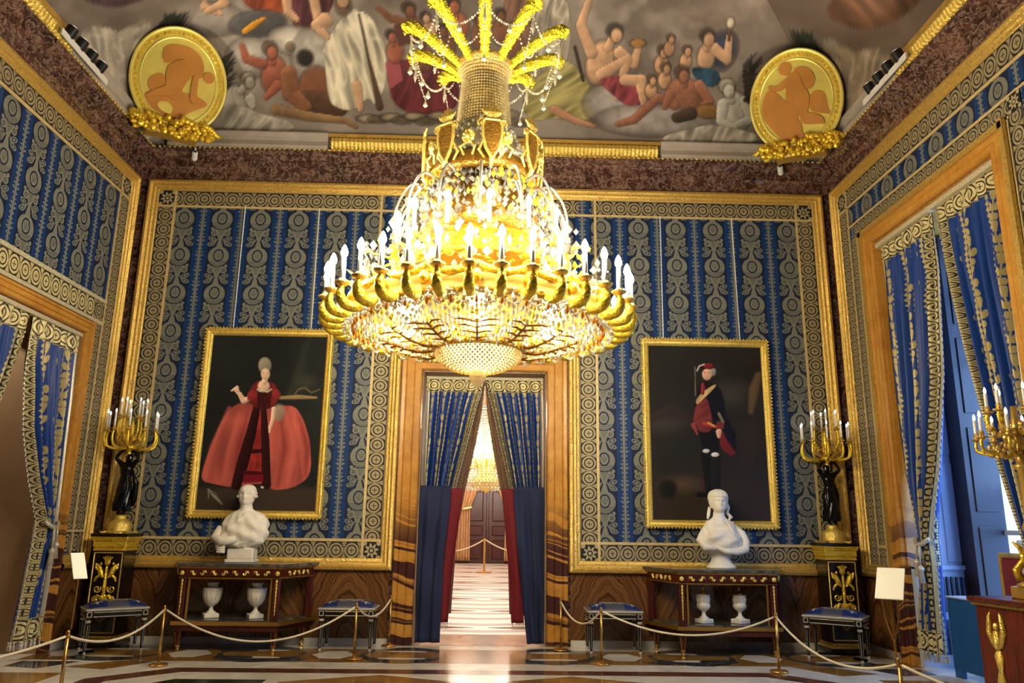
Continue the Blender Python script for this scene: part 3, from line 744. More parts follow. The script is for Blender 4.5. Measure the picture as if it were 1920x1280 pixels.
    P.figure(1156, 64, 18, SKIN, (1128, 118, 28, 44, 14), ([(1112, 100), (1090, 50), (1104, 4)], [(1165, 100), (1192, 120), (1200, 92)], [(1130, 140), (1180, 112), (1160, 182)]), (58, 56, 44))
    G_([(1120, 148), (1165, 140), (1205, 160), (1215, 192), (1180, 200), (1150, 176)], (128, 56, 64), 2, 1, (1, .5, 14)); L_([(1175, 150), (1205, 150), (1210, 192)], [10, 11, 6], SKIN)
    E_(1199, 82, 15, 8, (178, 130, 66), 0, .3); L_([(1080, 90), (1096, 150)], 3, (58, 40, 34))
    for hx, hy, hr in ((1248, 98, 12), (1262, 74, 9), (1254, 128, 11), (1228, 150, 10), (1294, 96, 10)): P.figure(hx, hy, hr, (190, 148, 112), (hx - 3, hy + hr * 2, hr * 1.2, hr * 1.6), (), (92, 70, 50))
    E_(1360, 96, 32, 42, (44, 58, 78), 20, .4); P.figure(1332, 72, 17, SKIN, (1330, 108, 18, 28, 6), ([(1345, 92), (1370, 112), (1372, 72)],), (58, 40, 32))
    G_([(1300, 124), (1350, 128), (1362, 152), (1340, 166), (1310, 150)], (34, 70, 92), 2, 1, (1, .6, 12)); L_([(1372, 76), (1372, 52)], 3, (96, 66, 44)); E_(1372, 44, 8, 11, (250, 240, 200), 0, .5)
    P.figure(1286, 140, 16, (150, 100, 76), (1292, 176, 40, 32, 24), ([(1318, 160), (1338, 190), (1312, 204)], [(1270, 196), (1240, 182), (1190, 224), (1160, 232)], [(1262, 176), (1250, 200)]), (84, 60, 46))
    E_(1332, 208, 26, 14, (140, 104, 54), 0, .3); L_([(1272, 220), (1300, 212)], [10, 12], (70, 56, 42))
    P.figure(1372, 166, 18, (194, 190, 178), (1386, 208, 30, 40, -8), ([(1405, 190), (1414, 222), (1380, 236)], [(1362, 196), (1356, 226), (1380, 240)]), (170, 164, 146))
    G_([(1335, 232), (1380, 240), (1420, 250), (1425, 268), (1330, 266), (1240, 266), (1245, 254), (1300, 240)], (182, 176, 162), 2, 1, (1, .6, 16))
    for i in range(22): L_([(1412 + 8 * sin(i * 4.1), 190 - i * 3.2), (1424 + 14 * sin(i * 2.7), 176 - i * 3.6)], [4, 1], (58, 54, 48))
    E_(1560, 60, 120, 60, (122, 98, 88), -14, .8, .7); E_(1380, 20, 160, 40, (150, 132, 118), -10, .8, .6)
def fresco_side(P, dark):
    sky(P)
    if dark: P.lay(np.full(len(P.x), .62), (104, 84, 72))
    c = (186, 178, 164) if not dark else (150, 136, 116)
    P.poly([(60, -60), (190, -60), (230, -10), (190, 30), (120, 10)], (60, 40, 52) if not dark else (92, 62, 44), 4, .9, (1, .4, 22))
    P.figure(238, 46, 13, c, (222, 82, 22, 40, 14), ([(205, 70), (190, 110), (168, 140)], [(240, 80), (248, 125), (238, 170)]), (150, 142, 128))
    P.poly([(150, 58), (215, 60), (226, 120), (244, 172), (225, 210), (200, 160), (165, 130)], c, 3, 1, (1, -.3, 14))
    for i in range(20): P.limb([(262 + 8 * sin(i * 4.), 70 - i * 3), (272 + 12 * sin(i * 2.), 58 - i * 3)], [5, 1], (58, 62, 52))
def cove_side(sd, nu, nv, fn, painter):
    a = np.linspace(0, 1, nu); t = np.linspace(0, PI / 2, nv) ** 1.25 / (PI / 2) ** .25; A_, T_ = np.meshgrid(a, t); A_, T_ = A_.ravel(), T_.ravel()
    o, z = cove(T_); L = {'b': 2 * W, 'f': 2 * W, 'l': -YF, 'r': -YF}[sd]; s_ = o + (L - 2 * o) * A_
    if sd == 'b': V, = (np.stack([s_ - W, -o, z], 1),)
    elif sd == 'f': V = np.stack([s_ - W, YF + o, z], 1)
    elif sd == 'l': V = np.stack([-W + o, -s_, z], 1)
    else: V = np.stack([W - o, -s_, z], 1)
    x, y = fn(s_ - W if sd in 'bf' else s_, T_); P = Paint(x, y, (124, 112, 102)); P.line = sd in 'b'; painter(P); g = .60 + .34 * P.fbm(38, 2, 7); P.c = P.c * g[:, None]
    return paint_mesh('fresco_cove', V, gridfaces(nu, nv, sd in 'lf'), P.c, 'fresco_paint', ceiling)
def map_back(X_, t):
    y = (t + .0015) / .3745; y = (t + .0015 + .0216 * y * y) / .3745; x = (X_ + .0945 + .0137 * y) / (.6927 - .0142 * y)
    y = (t + .0015 - .0097 * x + .0216 * y * y) / .3745
    return 905 + 100 * x, 265 - 100 * y
def map_side(s_, t):
    # inverse of s = 1.125 - 1.03x + .24y ; t = -.137 + .33x + .295y
    a, b = s_ - 1.125, t + .137; det = -1.0325 * .2953 - .2397 * .3325
    x = (a * .2953 - .2397 * b) / det; y = (-1.0325 * b - .3325 * a) / det
    return 200 + 100 * x, 200 - 100 * y
o_, z_ = cove(PI / 2)
ceiling = MB().quad((-W + o_, -o_, z_), (W - o_, -o_, z_), (W - o_, YF + o_, z_), (-W + o_, YF + o_, z_)).build('ceiling', 'plaster_grey'); ceiling['kind'] = 'structure'
cove_side('b', 560, 150, map_back, fresco_back)
cove_side('l', 330, 70, map_side, lambda P: fresco_side(P, False))
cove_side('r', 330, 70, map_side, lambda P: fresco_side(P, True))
cove_side('f', 40, 20, map_back, sky)

# ------------------------------------------------------------------ inlaid floor: each piece its own slab, one millimetre proud
def tile(pts, mat, z=.0012):
    return MB().prism(pts, -.02, z).build('tile', mat, floor)
def oval(cx, cy, rx, ry, n=28): return [(cx + rx * cos(2 * PI * i / n), cy + ry * sin(2 * PI * i / n)) for i in range(n)]
def lens(cx, cy, rx, ry): return [(cx - rx, cy), (cx - rx * .45, cy - ry), (cx + rx * .45, cy - ry), (cx + rx, cy), (cx + rx * .45, cy + ry), (cx - rx * .45, cy + ry)]
tile([(-4.39, -.30), (-4.39, -1.14), (4.39, -1.14), (4.39, -.30)], 'ochre_marble', .0008)
for sg in (-1, 1):
    for j, cx in enumerate((.76, 2.20, 3.64)):
        tile(oval(sg * cx, -.68, .44, .50), 'black_marble', .0014); tile(oval(sg * cx, -.66, .40, .29), 'ochre_marble', .0020)
        tile(oval(sg * cx, -.46, .22, .045), 'white_marble', .0026); tile(oval(sg * cx, -.90, .24, .05), 'white_marble', .0026)
    for cx in (1.47, 2.92, 4.1): tile(lens(sg * cx, -.70, .22, .22), 'white_marble', .0020)
    for cx, cy, rx, ry in ((2.42, -.92, .2, .11), (1.84, -1.02, .16, .09), (2.5, -.48, .2, .09)):
        tile(oval(sg * cx, cy, rx, ry, 18), 'black_marble', .0030)
    tile([(sg * .85, -1.76), (sg * .05, -2.1), (sg * .05, -2.8), (sg * .85, -3.14), (sg * 1.65, -2.8), (sg * 1.65, -2.1)][::sg], 'ochre_marble')
    tile([(sg * 1.78, -2.02), (sg * 2.55, -2.02), (sg * 2.85, -2.45), (sg * 2.85, -3.2), (sg * 1.78, -3.2)][::sg], 'green_marble')
    tile([(sg * 2.74, -1.49), (sg * 3.3, -2.05), (sg * 3.3, -2.36), (sg * 2.62, -1.70)][::-sg], 'brown_marble', .0013)
    tile([(sg * 3.3, -2.05), (sg * 3.3, -8.5), (sg * 3.08, -8.5), (sg * 3.08, -2.15)][::-sg], 'brown_marble', .0011)
    tile([(sg * 3.05, -1.16), (sg * 3.45, -1.16), (sg * 3.75, -1.5), (sg * 3.35, -1.62)][::-sg], 'ochre_marble')
    tile([(sg * 3.6, -1.8), (sg * 4.2, -1.8), (sg * 4.2, -2.3), (sg * 3.6, -2.3)][::-sg], 'ochre_marble')
    tile([(sg * 3.75, -1.22), (sg * 4.3, -1.22), (sg * 4.3, -1.5), (sg * 3.95, -1.6)][::-sg], 'black_marble')
tile([(-2.74, -1.49), (-2.74, -1.70), (2.74, -1.70), (2.74, -1.49)], 'brown_marble')
for i in range(3):
    for j in range(3): tile(lens(-2.0 + j * 2.0, -4.2 - i * 1.5, .8, .55), ('ochre_marble', 'rose_marble', 'green_marble')[(i + j) % 3])

# ------------------------------------------------------------------ the great chandelier
CZ = 2.256
ch = thing('chandelier', 'huge gilt and crystal chandelier with lit candles and yellow plumes hanging in the middle', 'chandelier', (-.012, -3.683, CZ))
def cpart(m, name, mat, smooth=False, parent=None, rz=0., kind=None):
    o = m.build(name, mat, parent or ch, smooth)
    if parent is None or parent is ch: o.location = (0, 0, -CZ)
    if rz: o.rotation_euler = (0, 0, rz)
    if kind: o['kind'] = kind
    return o
def pol(r, a, z): return (r * sin(a), -r * cos(a), z)       # a = 0 points to the camera side
def cpy(src, rz):
    c = copy_of(src, ch); c.rotation_euler = (0, 0, rz); return c
cpart(MB().tube([(0, 0, 4.8), (0, 0, 6.4), (0, 0, 7.98)], .034, 10), 'suspension_cable', 'black_velvet')
cpart(MB().lathe([(0, 4.70), (.17, 4.71), (.19, 4.76), (.212, 4.80), (.226, 4.815), (.226, 4.84), (.205, 4.85), (0, 4.85)], 36), 'crown_rim', 'gilt', True)
# bead neck: strands closing in from crown to gilt tier
m = MB(); rs = random.Random(4)
for i in range(54):
    a = 2 * PI * i / 54
    for k in range(25):
        f = k / 24.; r = .205 - .035 * min(1, f * 6) + .055 * max(0, f - .1); z = 4.79 - f * .62
        m.gem(pol(r, a + (k % 2) * .004, z), .0125, .014)
cpart(m, 'bead_strands', 'crystal_warm', kind='stuff')
cpart(MB().lathe([(.14, 4.16), (.135, 4.5), (.125, 4.72), (0, 4.72)], 24), 'neck_tube', 'gilt_smooth', True)
# twelve plumes
pm = MB(); cp = spline([(.195, 4.80), (.30, 4.885), (.43, 4.97), (.55, 5.03), (.625, 5.04), (.655, 5.01)], 7)
L = len(cp); rad = [(.026 + .018 * min(1, i / 12.)) * (1 + .13 * sin(i * 2.4)) * (1 if i < L - 3 else (.95, .8, .45)[i - L + 3]) for i in range(L)]
pm.tube([pol(q[0], 0, q[1]) for q in cp], rad, 10)
for i in range(2, L - 1):
    for k in range(7):
        aa = 2 * PI * k / 7 + i; q = cp[i]; pm.gem((rad[i] * cos(aa), -q[0], q[1] + rad[i] * sin(aa)), .009)
pl0 = cpart(pm, 'plume', 'plume_gold', True)
NP = 10
for i in range(1, NP): cpy(pl0, 2 * PI * i / NP)
# crystal garlands strung between plume tips, with pendants
def chain(m, p, q, sag, n=14, r=.011):
    p, q = Vector(p), Vector(q)
    for i in range(n + 1):
        t = i / n; c = p.lerp(q, t); c.z -= sag * 4 * t * (1 - t); m.gem(c, r * (1.2 if i % 3 == 0 else .8), r * 1.2)
def drop(m, p, l=.07, r=.016):
    m.lathe([(0, 0), (r, .3 * l), (r * .7, .6 * l), (r * .2, l), (0, l)], 6, (p[0], p[1], p[2] - l))
g0 = MB(); a1 = 2 * PI / NP
chain(g0, pol(.60, 0, 4.96), pol(.60, a1, 4.96), .13, 20, .0125); chain(g0, pol(.42, 0, 4.95), pol(.42, a1, 4.95), .17, 16, .010)
drop(g0, pol(.60, 0, 4.95), .16, .014); drop(g0, pol(.59, a1 / 2, 4.82), .08, .022); chain(g0, pol(.60, 0, 4.94), pol(.5, 0, 4.62), .02, 14, .009); drop(g0, pol(.5, 0, 4.61), .06, .02)
ga0 = cpart(g0, 'bead_garland', 'crystal', kind='stuff')
for i in range(1, NP): c = cpy(ga0, 2 * PI * i / NP)
# gilt tier: band, eight shields with palmettes, scrolls and rosettes between
cpart(MB().lathe([(.33, 3.80), (.40, 3.80), (.42, 3.83), (.40, 3.87), (.385, 3.92), (.36, 3.94), (.33, 3.94)], 40), 'tier_band', 'gilt_dark', True)
cpart(MB().lathe([(.2, 4.30), (.24, 4.2), (.30, 4.05), (.355, 3.94)], 40), 'tier_cone', 'crystal_warm', True)
m = MB(); rng = random.Random(21)
for i in range(260):
    a, t_ = rng.uniform(0, 2 * PI), rng.random(); m.gem(pol(.215 + .155 * t_, a, 4.28 - .34 * t_), .016, .022)
cpart(m, 'tier_crystals', 'crystal', kind='stuff')
sh = MB()
out = [(0, -.20), (.045, -.12), (.066, -.02), (.068, .07), (.05, .09), (-.05, .09), (-.068, .07), (-.066, -.02), (-.045, -.12)]
sh.prism([(x, z + 4.03) for x, z in out], -.455, -.425, 'y')
s_part = cpart(sh, 'shield', 'gilt_dark')
rimm = MB(); rimm.tube([(x * 1.05, -.452, z * 1.05 + 4.03) for x, z in out + out[:1]], .011, 6)
for k in range(-3, 4): rimm.tube([(0, -.44, 4.12), (k * .018, -.45, 4.18), (k * .026, -.44, 4.26 - abs(k) * .018)], [.012, .014, .005], 6)
for sg in (-1, 1):
    sp = [(sg * (.075 + .03 * cos(t) * (1 - t / 9)), -.45, 4.10 + .03 * sin(t) * (1 - t / 9)) for t in np.linspace(-1, 7, 14)]; rimm.tube(sp, .008, 5)
    rimm.tube([(sg * .06, -.44, 3.97), (sg * .09, -.42, 3.9), (sg * .05, -.42, 3.84)], [.008, .013, .008], 6)
rimm.tube([(0, -.45, 3.83), (0, -.42, 3.78)], [.02, .012], 8)
rimm.build('palmette', 'gilt_bright', s_part)
for i in range(1, 8): cpy(s_part, PI / 4 * i + .16)
s_part.rotation_euler = (0, 0, .16)
ro = MB(); 
for k in range(10): ro.tube([pol(.425, PI / 8, 4.0), Vector(pol(.44, PI / 8, 4.0)) + Vector((.05 * cos(k * .628), 0, .05 * sin(k * .628)))], [.008, .014], 6)
ro.ball(pol(.445, PI / 8, 4.0), .02)
for sg in (-1, 1): ro.tube([pol(.43, PI / 8 + sg * .07, 3.86), pol(.45, PI / 8 + sg * .12, 3.92), pol(.43, PI / 8 + sg * .06, 3.95)], .009, 6)
r0 = cpart(ro, 'rosette', 'gilt_bright')
for i in range(1, 8): cpy(r0, PI / 4 * i + .16)
# crystal basket under the tier with curved glass arms
def scatter(m, rng, n, rf, size):
    for i in range(n):
        a, t = rng.uniform(0, 2 * PI), rng.random(); r, z = rf(t, rng); m.gem(pol(r, a, z), size * rng.uniform(.6, 1.3), size * rng.uniform(.8, 1.9))
rng = random.Random(11)
m = MB(); scatter(m, rng, 620, lambda t, g: (.36 + .16 * sin(t * 1.6) + g.uniform(-.03, .02), 3.80 - t * .42), .021)
cpart(m, 'crystal_basket', 'crystal_clear', kind='stuff')
m = MB(); scatter(m, rng, 150, lambda t, g: (.40 + .16 * sin(t * 1.6), 3.78 - t * .40), .018); cpart(m, 'gilt_leaves', 'flower_gold', kind='stuff')
m = MB(); scatter(m, rng, 60, lambda t, g: (.42 + .14 * sin(t * 1.6), 3.80 - t * .3), .022); cpart(m, 'amber_drops', 'amber_glass', kind='stuff')
cpart(MB().lathe([(.30, 3.82), (.36, 3.7), (.44, 3.5), (.46, 3.4), (.40, 3.34), (.1, 3.33)], 32), 'basket_lining', 'gilt_dark', True)
am = MB()
for dz in (0, -.11): am.tube([pol(q[0], 0, q[1] + dz) for q in spline([(.40, 3.74), (.52, 3.76), (.60, 3.66), (.645, 3.52), (.65, 3.36)], 5)], .011, 6)
for q in ((.60, 3.62), (.64, 3.50)): am.gem(pol(q[0] - .03, .03, q[1]), .02, .035)
am.lathe([(0, 0), (.035, .02), (.035, .05), (0, .07)], 8, pol(.64, 0, 3.30))
a0 = cpart(am, 'crystal_arm', 'crystal_clear', True)
for i in range(1, 14): cpy(a0, 2 * PI * i / 14)
# main ring: moulded band, swags, foliage
cpart(MB().lathe([(.88, 2.69), (.925, 2.69), (.945, 2.705), (.935, 2.73), (.93, 2.77), (.945, 2.80), (.935, 2.815), (.88, 2.815)], 72), 'main_ring', 'gilt_smooth', True)
sw = MB()
for i in range(18):
    a = 2 * PI * i / 18; b = a + 2 * PI / 18
    pts = [pol(.93, a + (b - a) * t, 2.87 - .065 * 4 * t * (1 - t) + .02) for t in np.linspace(0, 1, 9)]; sw.tube(pts, [.012, .02, .026, .03, .032, .03, .026, .02, .012], 7)
    sw.ball(pol(.955, a, 2.79), (.035, .035, .045))
cpart(sw, 'gilt_swags', 'gilt_yellow', True)
m = MB(); rng = random.Random(5)
for i in range(300):
    a = rng.uniform(0, 2 * PI); r = rng.uniform(.62, .92); z = rng.uniform(2.86, 3.16); p = Vector(pol(r, a, z)); d = Vector((rng.uniform(-1, 1), rng.uniform(-1, 1), rng.uniform(-.2, 1))).normalized()
    m.tube([p, p + d * .035, p + d * .075], [.004, .02, .003], 5, flat=.35)
cpart(m, 'gilt_foliage', 'flower_gold', kind='stuff')
m = MB(); scatter(m, rng, 420, lambda t, g: (g.uniform(.55, .93), g.uniform(2.86, 3.22)), .024); cpart(m, 'crystal_flowers', 'crystal_clear', kind='stuff')
cpart(MB().lathe([(.40, 3.36), (.5, 3.2), (.62, 3.12), (.64, 3.09), (.60, 3.08), (.4, 3.2)], 48), 'upper_ring', 'gilt_yellow', True)
# candle arms: gilt horn, cup, candle, bulb
def candle_arm(r0, r1, z, name, hh=.19):
    h = MB(); cp = spline([(r0, z - .07), (r0 + .055, z - .125), (r1 - .02, z - .115), (r1 + .012, z - .06), (r1, z)], 6); n = len(cp)
    h.tube([pol(q[0], 0, q[1]) for q in cp], [.016 + .020 * sin(PI * min(1, i / (n - 1) * 1.05)) ** .8 for i in range(n)], 10)
    arm = cpart(h, name, 'gilt_yellow', True)
    MB().lathe([(.010, 0), (.026, .004), (.045, .018), (.052, .03), (.03, .03), (.022, .05), (.018, .05)], 14, pol(r1, 0, z - .005)).build('drip_cup', 'gilt', arm, True)
    MB().lathe([(.0155, .03), (.0155, hh), (.006, hh + .006)], 10, pol(r1, 0, z)).build('candle', 'candle', arm, True)
    MB().lathe([(.008, 0), (.020, .014), (.0245, .034), (.017, .062), (.006, .084), (0, .09)], 10, pol(r1, 0, z + hh)).build('bulb', 'bulb', arm, True)
    return arm
N1 = 36
arm0 = candle_arm(.935, 1.10, 2.79, 'candle_arm')
arm0.rotation_euler = (0, 0, -.04)
for i in range(1, N1): cpy(arm0, 2 * PI * i / N1 - .04)
N2 = 14
arm1 = candle_arm(.52, .635, 3.215, 'upper_candle_arm', .21)
arm1.rotation_euler = (0, 0, .1)
for i in range(1, N2): cpy(arm1, 2 * PI * i / N2 + .1)
WARM = (1.0, .86, .64)
for i in range(N1):
    if i % 2 == 0: add_light('candle_light', 'POINT', Vector(pol(1.10, 2 * PI * i / N1 - .04, 3.05)) - Vector((0, 0, CZ)), 36, WARM, .03, parent=ch)
for i in range(0, N2, 2): add_light('candle_light', 'POINT', Vector(pol(.635, 2 * PI * i / N2 + .1, 3.52)) - Vector((0, 0, CZ)), 7, WARM, .03, parent=ch)
for i in range(6): add_light('inner_light', 'POINT', Vector(pol(.62, PI / 3 * i, 2.64)) - Vector((0, 0, CZ)), 17, WARM, .05, parent=ch)
for i in range(4): add_light('inner_light', 'POINT', Vector(pol(.60, PI / 2 * i + .4, 3.85)) - Vector((0, 0, CZ)), 5, WARM, .04, parent=ch)
# crystal dish: rows of beads sagging from the main ring to the low gilt ring
m = MB(); mw = MB(); rng = random.Random(9)
def dish(t): return .34 + .62 * t, 2.545 + .16 * t - .03 * sin(PI * t)
for j in range(21):
    r, z = dish(j / 20.); n = int(14 + r * 92)
    for i in range(n):
        a = 2 * PI * (i + .5 * (j % 2)) / n; q = m if rng.random() < .76 else mw
        q.gem(pol(r + rng.uniform(-.01, .01), a, z + rng.uniform(-.022, .01)), rng.uniform(.011, .019), rng.uniform(.014, .03))
cpart(m, 'dish_crystals', 'crystal', kind='stuff'); cpart(mw, 'dish_gilt_beads', 'flower_gold', kind='stuff')
add_light('bowl_light', 'POINT', (0, 0, 2.47 - CZ), 16, WARM, .06, parent=ch)
sc = MB()
for i in range(40):
    a, b = 2 * PI * i / 40, 2 * PI * (i + 1) / 40
    chain(sc, pol(.965, a, 2.69), pol(.965, b, 2.69), .075, 9, .0105); drop(sc, pol(.955, (a + b) / 2, 2.695), .06, .014); drop(sc, pol(.965, a, 2.69), .04, .012)
cpart(sc, 'scalloped_fringe', 'crystal', kind='stuff')
m = MB()
for i in range(72):
    a = 2 * PI * i / 72; drop(m, pol(.90, a, 2.69), .07, .013)
cpart(m, 'amber_fringe', 'amber_glass', kind='stuff')
rb = MB()
sp = spline([(.33, 2.535), (.42, 2.525), (.52, 2.545), (.60, 2.575), (.66, 2.60)], 4); rb.tube([pol(q[0], 0, q[1] - .015) for q in sp], [.012] * 6 + [.009] * 6 + [.006] * (len(sp) - 12), 6)
for k in range(5):
    q = sp[2 + k * 3]; l = .05 + .018 * k
    for sg in (-1, 1): rb.tube([pol(q[0], 0, q[1] - .012), Vector(pol(q[0] + l * .55, 0, q[1] - .012)) + Vector((sg * l * .6, 0, 0)), Vector(pol(q[0] + l * .5, 0, q[1] - .01)) + Vector((sg * l * 1.15, 0, 0))], [.007, .008, .004], 5)
rb0 = cpart(rb, 'palmette_rib', 'gilt_dark')
for i in range(1, 12): cpy(rb0, 2 * PI * i / 12)
rg = MB(); rg.lathe([(.30, 2.515), (.325, 2.51), (.338, 2.53), (.335, 2.555), (.31, 2.56), (.30, 2.55)], 60)
cpart(rg, 'low_ring', 'gilt', True)
m = MB()
def bowl(t): return max(.03, .315 * cos(t * 1.45)), 2.52 - .155 * sin(t * 1.5)
for j in range(15):
    r, z = bowl(j / 14.); n = max(8, int(r * 190))
    for i in range(n): m.gem(pol(r, 2 * PI * (i + .5 * (j % 2)) / n, z), .0105, .013)
cpart(m, 'bowl_beads', 'crystal_warm', kind='stuff')
cpart(MB().lathe([(bowl(t)[0] * .97, bowl(t)[1] + .008) for t in np.linspace(0, 1, 12)], 40), 'bowl', 'crystal_warm', True)
cpart(MB().lathe([(0, 2.256), (.02, 2.268), (.05, 2.305), (.06, 2.335), (.052, 2.355), (.03, 2.365), (.04, 2.375), (.02, 2.38)], 10), 'finial_drop', 'crystal')

# ------------------------------------------------------------------ rooms seen through the doorways
def inner_room(name, x0, x1, y0, y1, z1, mw, mf, mc, skip):
    st = holder(name); P = {'floor': ((x0, y0, 0), (x1, y0, 0), (x1, y1, 0), (x0, y1, 0)), 'ceiling': ((x0, y0, z1), (x0, y1, z1), (x1, y1, z1), (x1, y0, z1)),
         'xm': ((x0, y0, 0), (x0, y1, 0), (x0, y1, z1), (x0, y0, z1)), 'xp': ((x1, y1, 0), (x1, y0, 0), (x1, y0, z1), (x1, y1, z1)),
         'ym': ((x1, y0, 0), (x0, y0, 0), (x0, y0, z1), (x1, y0, z1)), 'yp': ((x0, y1, 0), (x1, y1, 0), (x1, y1, z1), (x0, y1, z1))}
    for k, q in P.items():
        if k in skip: continue
        MB().quad(*q).build({'floor': 'room_floor', 'ceiling': 'room_ceiling'}.get(k, 'room_wall'), mf if k == 'floor' else mc if k == 'ceiling' else mw, st)
    return st
FY = 19.3
hall = inner_room('wall_hall', -4.2, 4.2, .9, FY, 6.2, 'room_plaster', 'hall_pale', 'room_plaster', ('ym',))
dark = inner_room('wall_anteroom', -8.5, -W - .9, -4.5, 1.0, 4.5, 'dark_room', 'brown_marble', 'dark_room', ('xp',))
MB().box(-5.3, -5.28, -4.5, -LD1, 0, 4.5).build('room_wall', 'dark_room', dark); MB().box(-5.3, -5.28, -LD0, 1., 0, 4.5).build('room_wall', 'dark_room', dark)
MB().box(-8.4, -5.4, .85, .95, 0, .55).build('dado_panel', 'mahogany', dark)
add_light('anteroom_fill', 'POINT', (-6.2, -1.2, 3.9), 160, (1., .84, .62), .1)  # added light with no fixture, brightens the room behind the left doorway
# hall floor in chevrons of pale and rose marble
for i in range(26):
    y = 1.1 + i * .68; mt = ('rose_marble', 'white_marble')[i % 2] if i % 4 else 'grey_top_marble'
    for sg in (-1, 1):
        MB().prism([(0, y), (sg * 1.3, y + .22), (sg * 2.6, y), (sg * 2.6, y + .2), (sg * 1.3, y + .42), (0, y + .2)][::sg], -.01, .002).build('tile', 'hall_rose', hall)
        if i % 3 == 0: MB().prism([(sg * .1, y + .45), (sg * .55, y + .36), (sg * .95, y + .5), (sg * .55, y + .6)][::sg], -.01, .003).build('tile', 'brown_marble', hall)
MB().box(-.74, .74, 0.0, .9, -.01, .003).build('threshold', 'rose_marble', hall)
# end wall: panelled double door in a deep frame
dd = holder('door_3', loc=(0, FY, 0))
MB().box(-1.3, 1.3, -.12, .0, 0, 4.6).build('door_frame', 'door_wood', dd)
for sg in (-1, 1):
    a, b = sorted((sg * .03, sg * 1.0)); lf = MB().bbox(a, b, -.2, -.12, .02, 4.1, .02).build('door_leaf', 'door_wood', dd)
    for z0, z1 in ((.15, .8), (.95, 1.3), (1.45, 2.5), (2.65, 3.0), (3.1, 3.9)):
        c, d = sorted((sg * .16, sg * .86)); MB().bbox(c, d, -.24, -.19, z0, z1, .03).build('panel', 'mahogany', lf)
MB().box(-.035, .035, -.26, -.12, 0, 4.1).build('astragal', 'door_wood', dd)
def cloth(name, rows, mat, parent, amp=.04, folds=7, cw=1., nu=64, nv=40, a0=0., a1=1., dy=0., uvmode='damask', seed=0, thick=.0, xf=None):
    """rows of (z, edge A, edge B); x runs from A to B, folds in y; returns mesh object and the surface function"""
    R = sorted(rows, key=lambda r: -r[0]); zs = [r[0] for r in R][::-1]
    ea = lambda z: float(np.interp(z, zs, [r[1] for r in R][::-1])); eb = lambda z: float(np.interp(z, zs, [r[2] for r in R][::-1]))
    zt, zb = R[0][0], R[-1][0]; wmax = max(abs(r[2] - r[1]) for r in R)
    def surf(a, b):
        z = zt + (zb - zt) * b; A_, B_ = ea(z), eb(z); x = A_ + (B_ - A_) * a; k = abs(B_ - A_) / wmax
        f = sin(2 * PI * folds * a + .5 * sin(6 * a + seed) + .6 * sin(b * 3 + seed)) + .35 * sin(2 * PI * folds * 1.7 * a + seed + b * 2)
        f *= min(1., .35 + b * 3.)
        return Vector((x + .012 * f * (1 - k), amp * f * (1.25 - .5 * k), z))
    vs, fs, us = [], [], []
    for j in range(nv + 1):
        for i in range(nu + 1):
            a = a0 + (a1 - a0) * i / nu; p = surf(a, j / nv); p.y += dy; vs.append(xf(p) if xf else p)
            us.append((a * cw, p.z) if uvmode == 'damask' else (p.z, (i / nu - .5) * .13))
    for j in range(nv):
        for i in range(nu): k = j * (nu + 1) + i; fs.append((k, k + 1, k + nu + 2, k + nu + 1))
    o = MB().add(vs, fs, us).build(name, mat, parent, True)
    if thick: md = o.modifiers.new('thickness', 'SOLIDIFY'); md.thickness = thick; md.offset = 0
    return o, surf
for sg in (-1, 1):
    side = 'left' if sg < 0 else 'right'
    t = thing('curtain', f'beige striped curtain tied back at the {side} of the far dark double door', 'curtain', (0, FY - .35, 0), group='far room curtains')
    cloth('drape', [(4.3, sg * 1.3, sg * .03), (3.4, sg * 1.3, sg * .16), (2.4, sg * 1.25, sg * .40), (1.9, sg * 1.12, sg * .62), (1.2, sg * 1.12, sg * .62), (.1, sg * 1.18, sg * .60)], 'beige_curtain', t, .06, 6, 1., 40, 24, thick=.01)
    MB().tube([(sg * .58, -.08, 1.92), (sg * .85, -.14, 1.86), (sg * 1.16, -.05, 1.95)], .04, 8).build('tieback', 'gilt_smooth', t)
# its chandelier, a tall cascade of lit crystal
hc = thing('chandelier', 'small cascading lit crystal chandelier in the room beyond the doorway', 'chandelier', (-.02, 9.6, 2.05))
hm = MB(); rng = random.Random(2)
for t in np.linspace(0, 1, 30):
    r = .10 + .42 * (1 - t) ** 1.2 * (1 + .22 * sin(t * 20)); n = int(8 + r * 60)
    for i in range(n): a = 2 * PI * i / n + t * 9; hm.gem((r * cos(a), r * sin(a), .1 + t * 2.0), .03, .05)
hm.build('crystals', 'crystal', hc)['kind'] = 'stuff'
MB().lathe([(0, 0), (.06, .06), (.3, .12), (.42, .2), (.4, .3), (.2, .5), (.3, .8), (.12, 1.2), (.1, 2.0), (.02, 2.4), (.02, 4.1)], 20).build('stem', 'gilt_yellow', hc, True)
for i in range(12):
    a = PI / 6 * i; am_ = MB().tube([(.1 * cos(a), .1 * sin(a), .75), (.4 * cos(a), .4 * sin(a), .6), (.55 * cos(a), .55 * sin(a), .78)], .02, 6).build('arm', 'gilt_yellow', hc)
    MB().lathe([(.016, 0), (.016, .16), (.02, .2), (0, .26)], 8, (.55 * cos(a), .55 * sin(a), .78)).build('candle_bulb', 'bulb', am_)
for p, e in (((.5, 0, 1.1), 90), ((-.5, 0, 1.1), 90), ((0, -.5, 1.2), 90), ((0, .6, .9), 90)): add_light('hall_light', 'POINT', p, e, (1, .92, .82), .15, parent=hc)
t = thing('stanchion', 'brass barrier post with ropes in the room beyond the doorway', 'barrier post', (-.05, 13.6, .003))
MB().lathe([(.22, 0), (.22, .02), (.03, .04), (.026, .06), (.026, .9), (.04, .92), (.0, .96)], 16).build('post', 'brass', t, True)
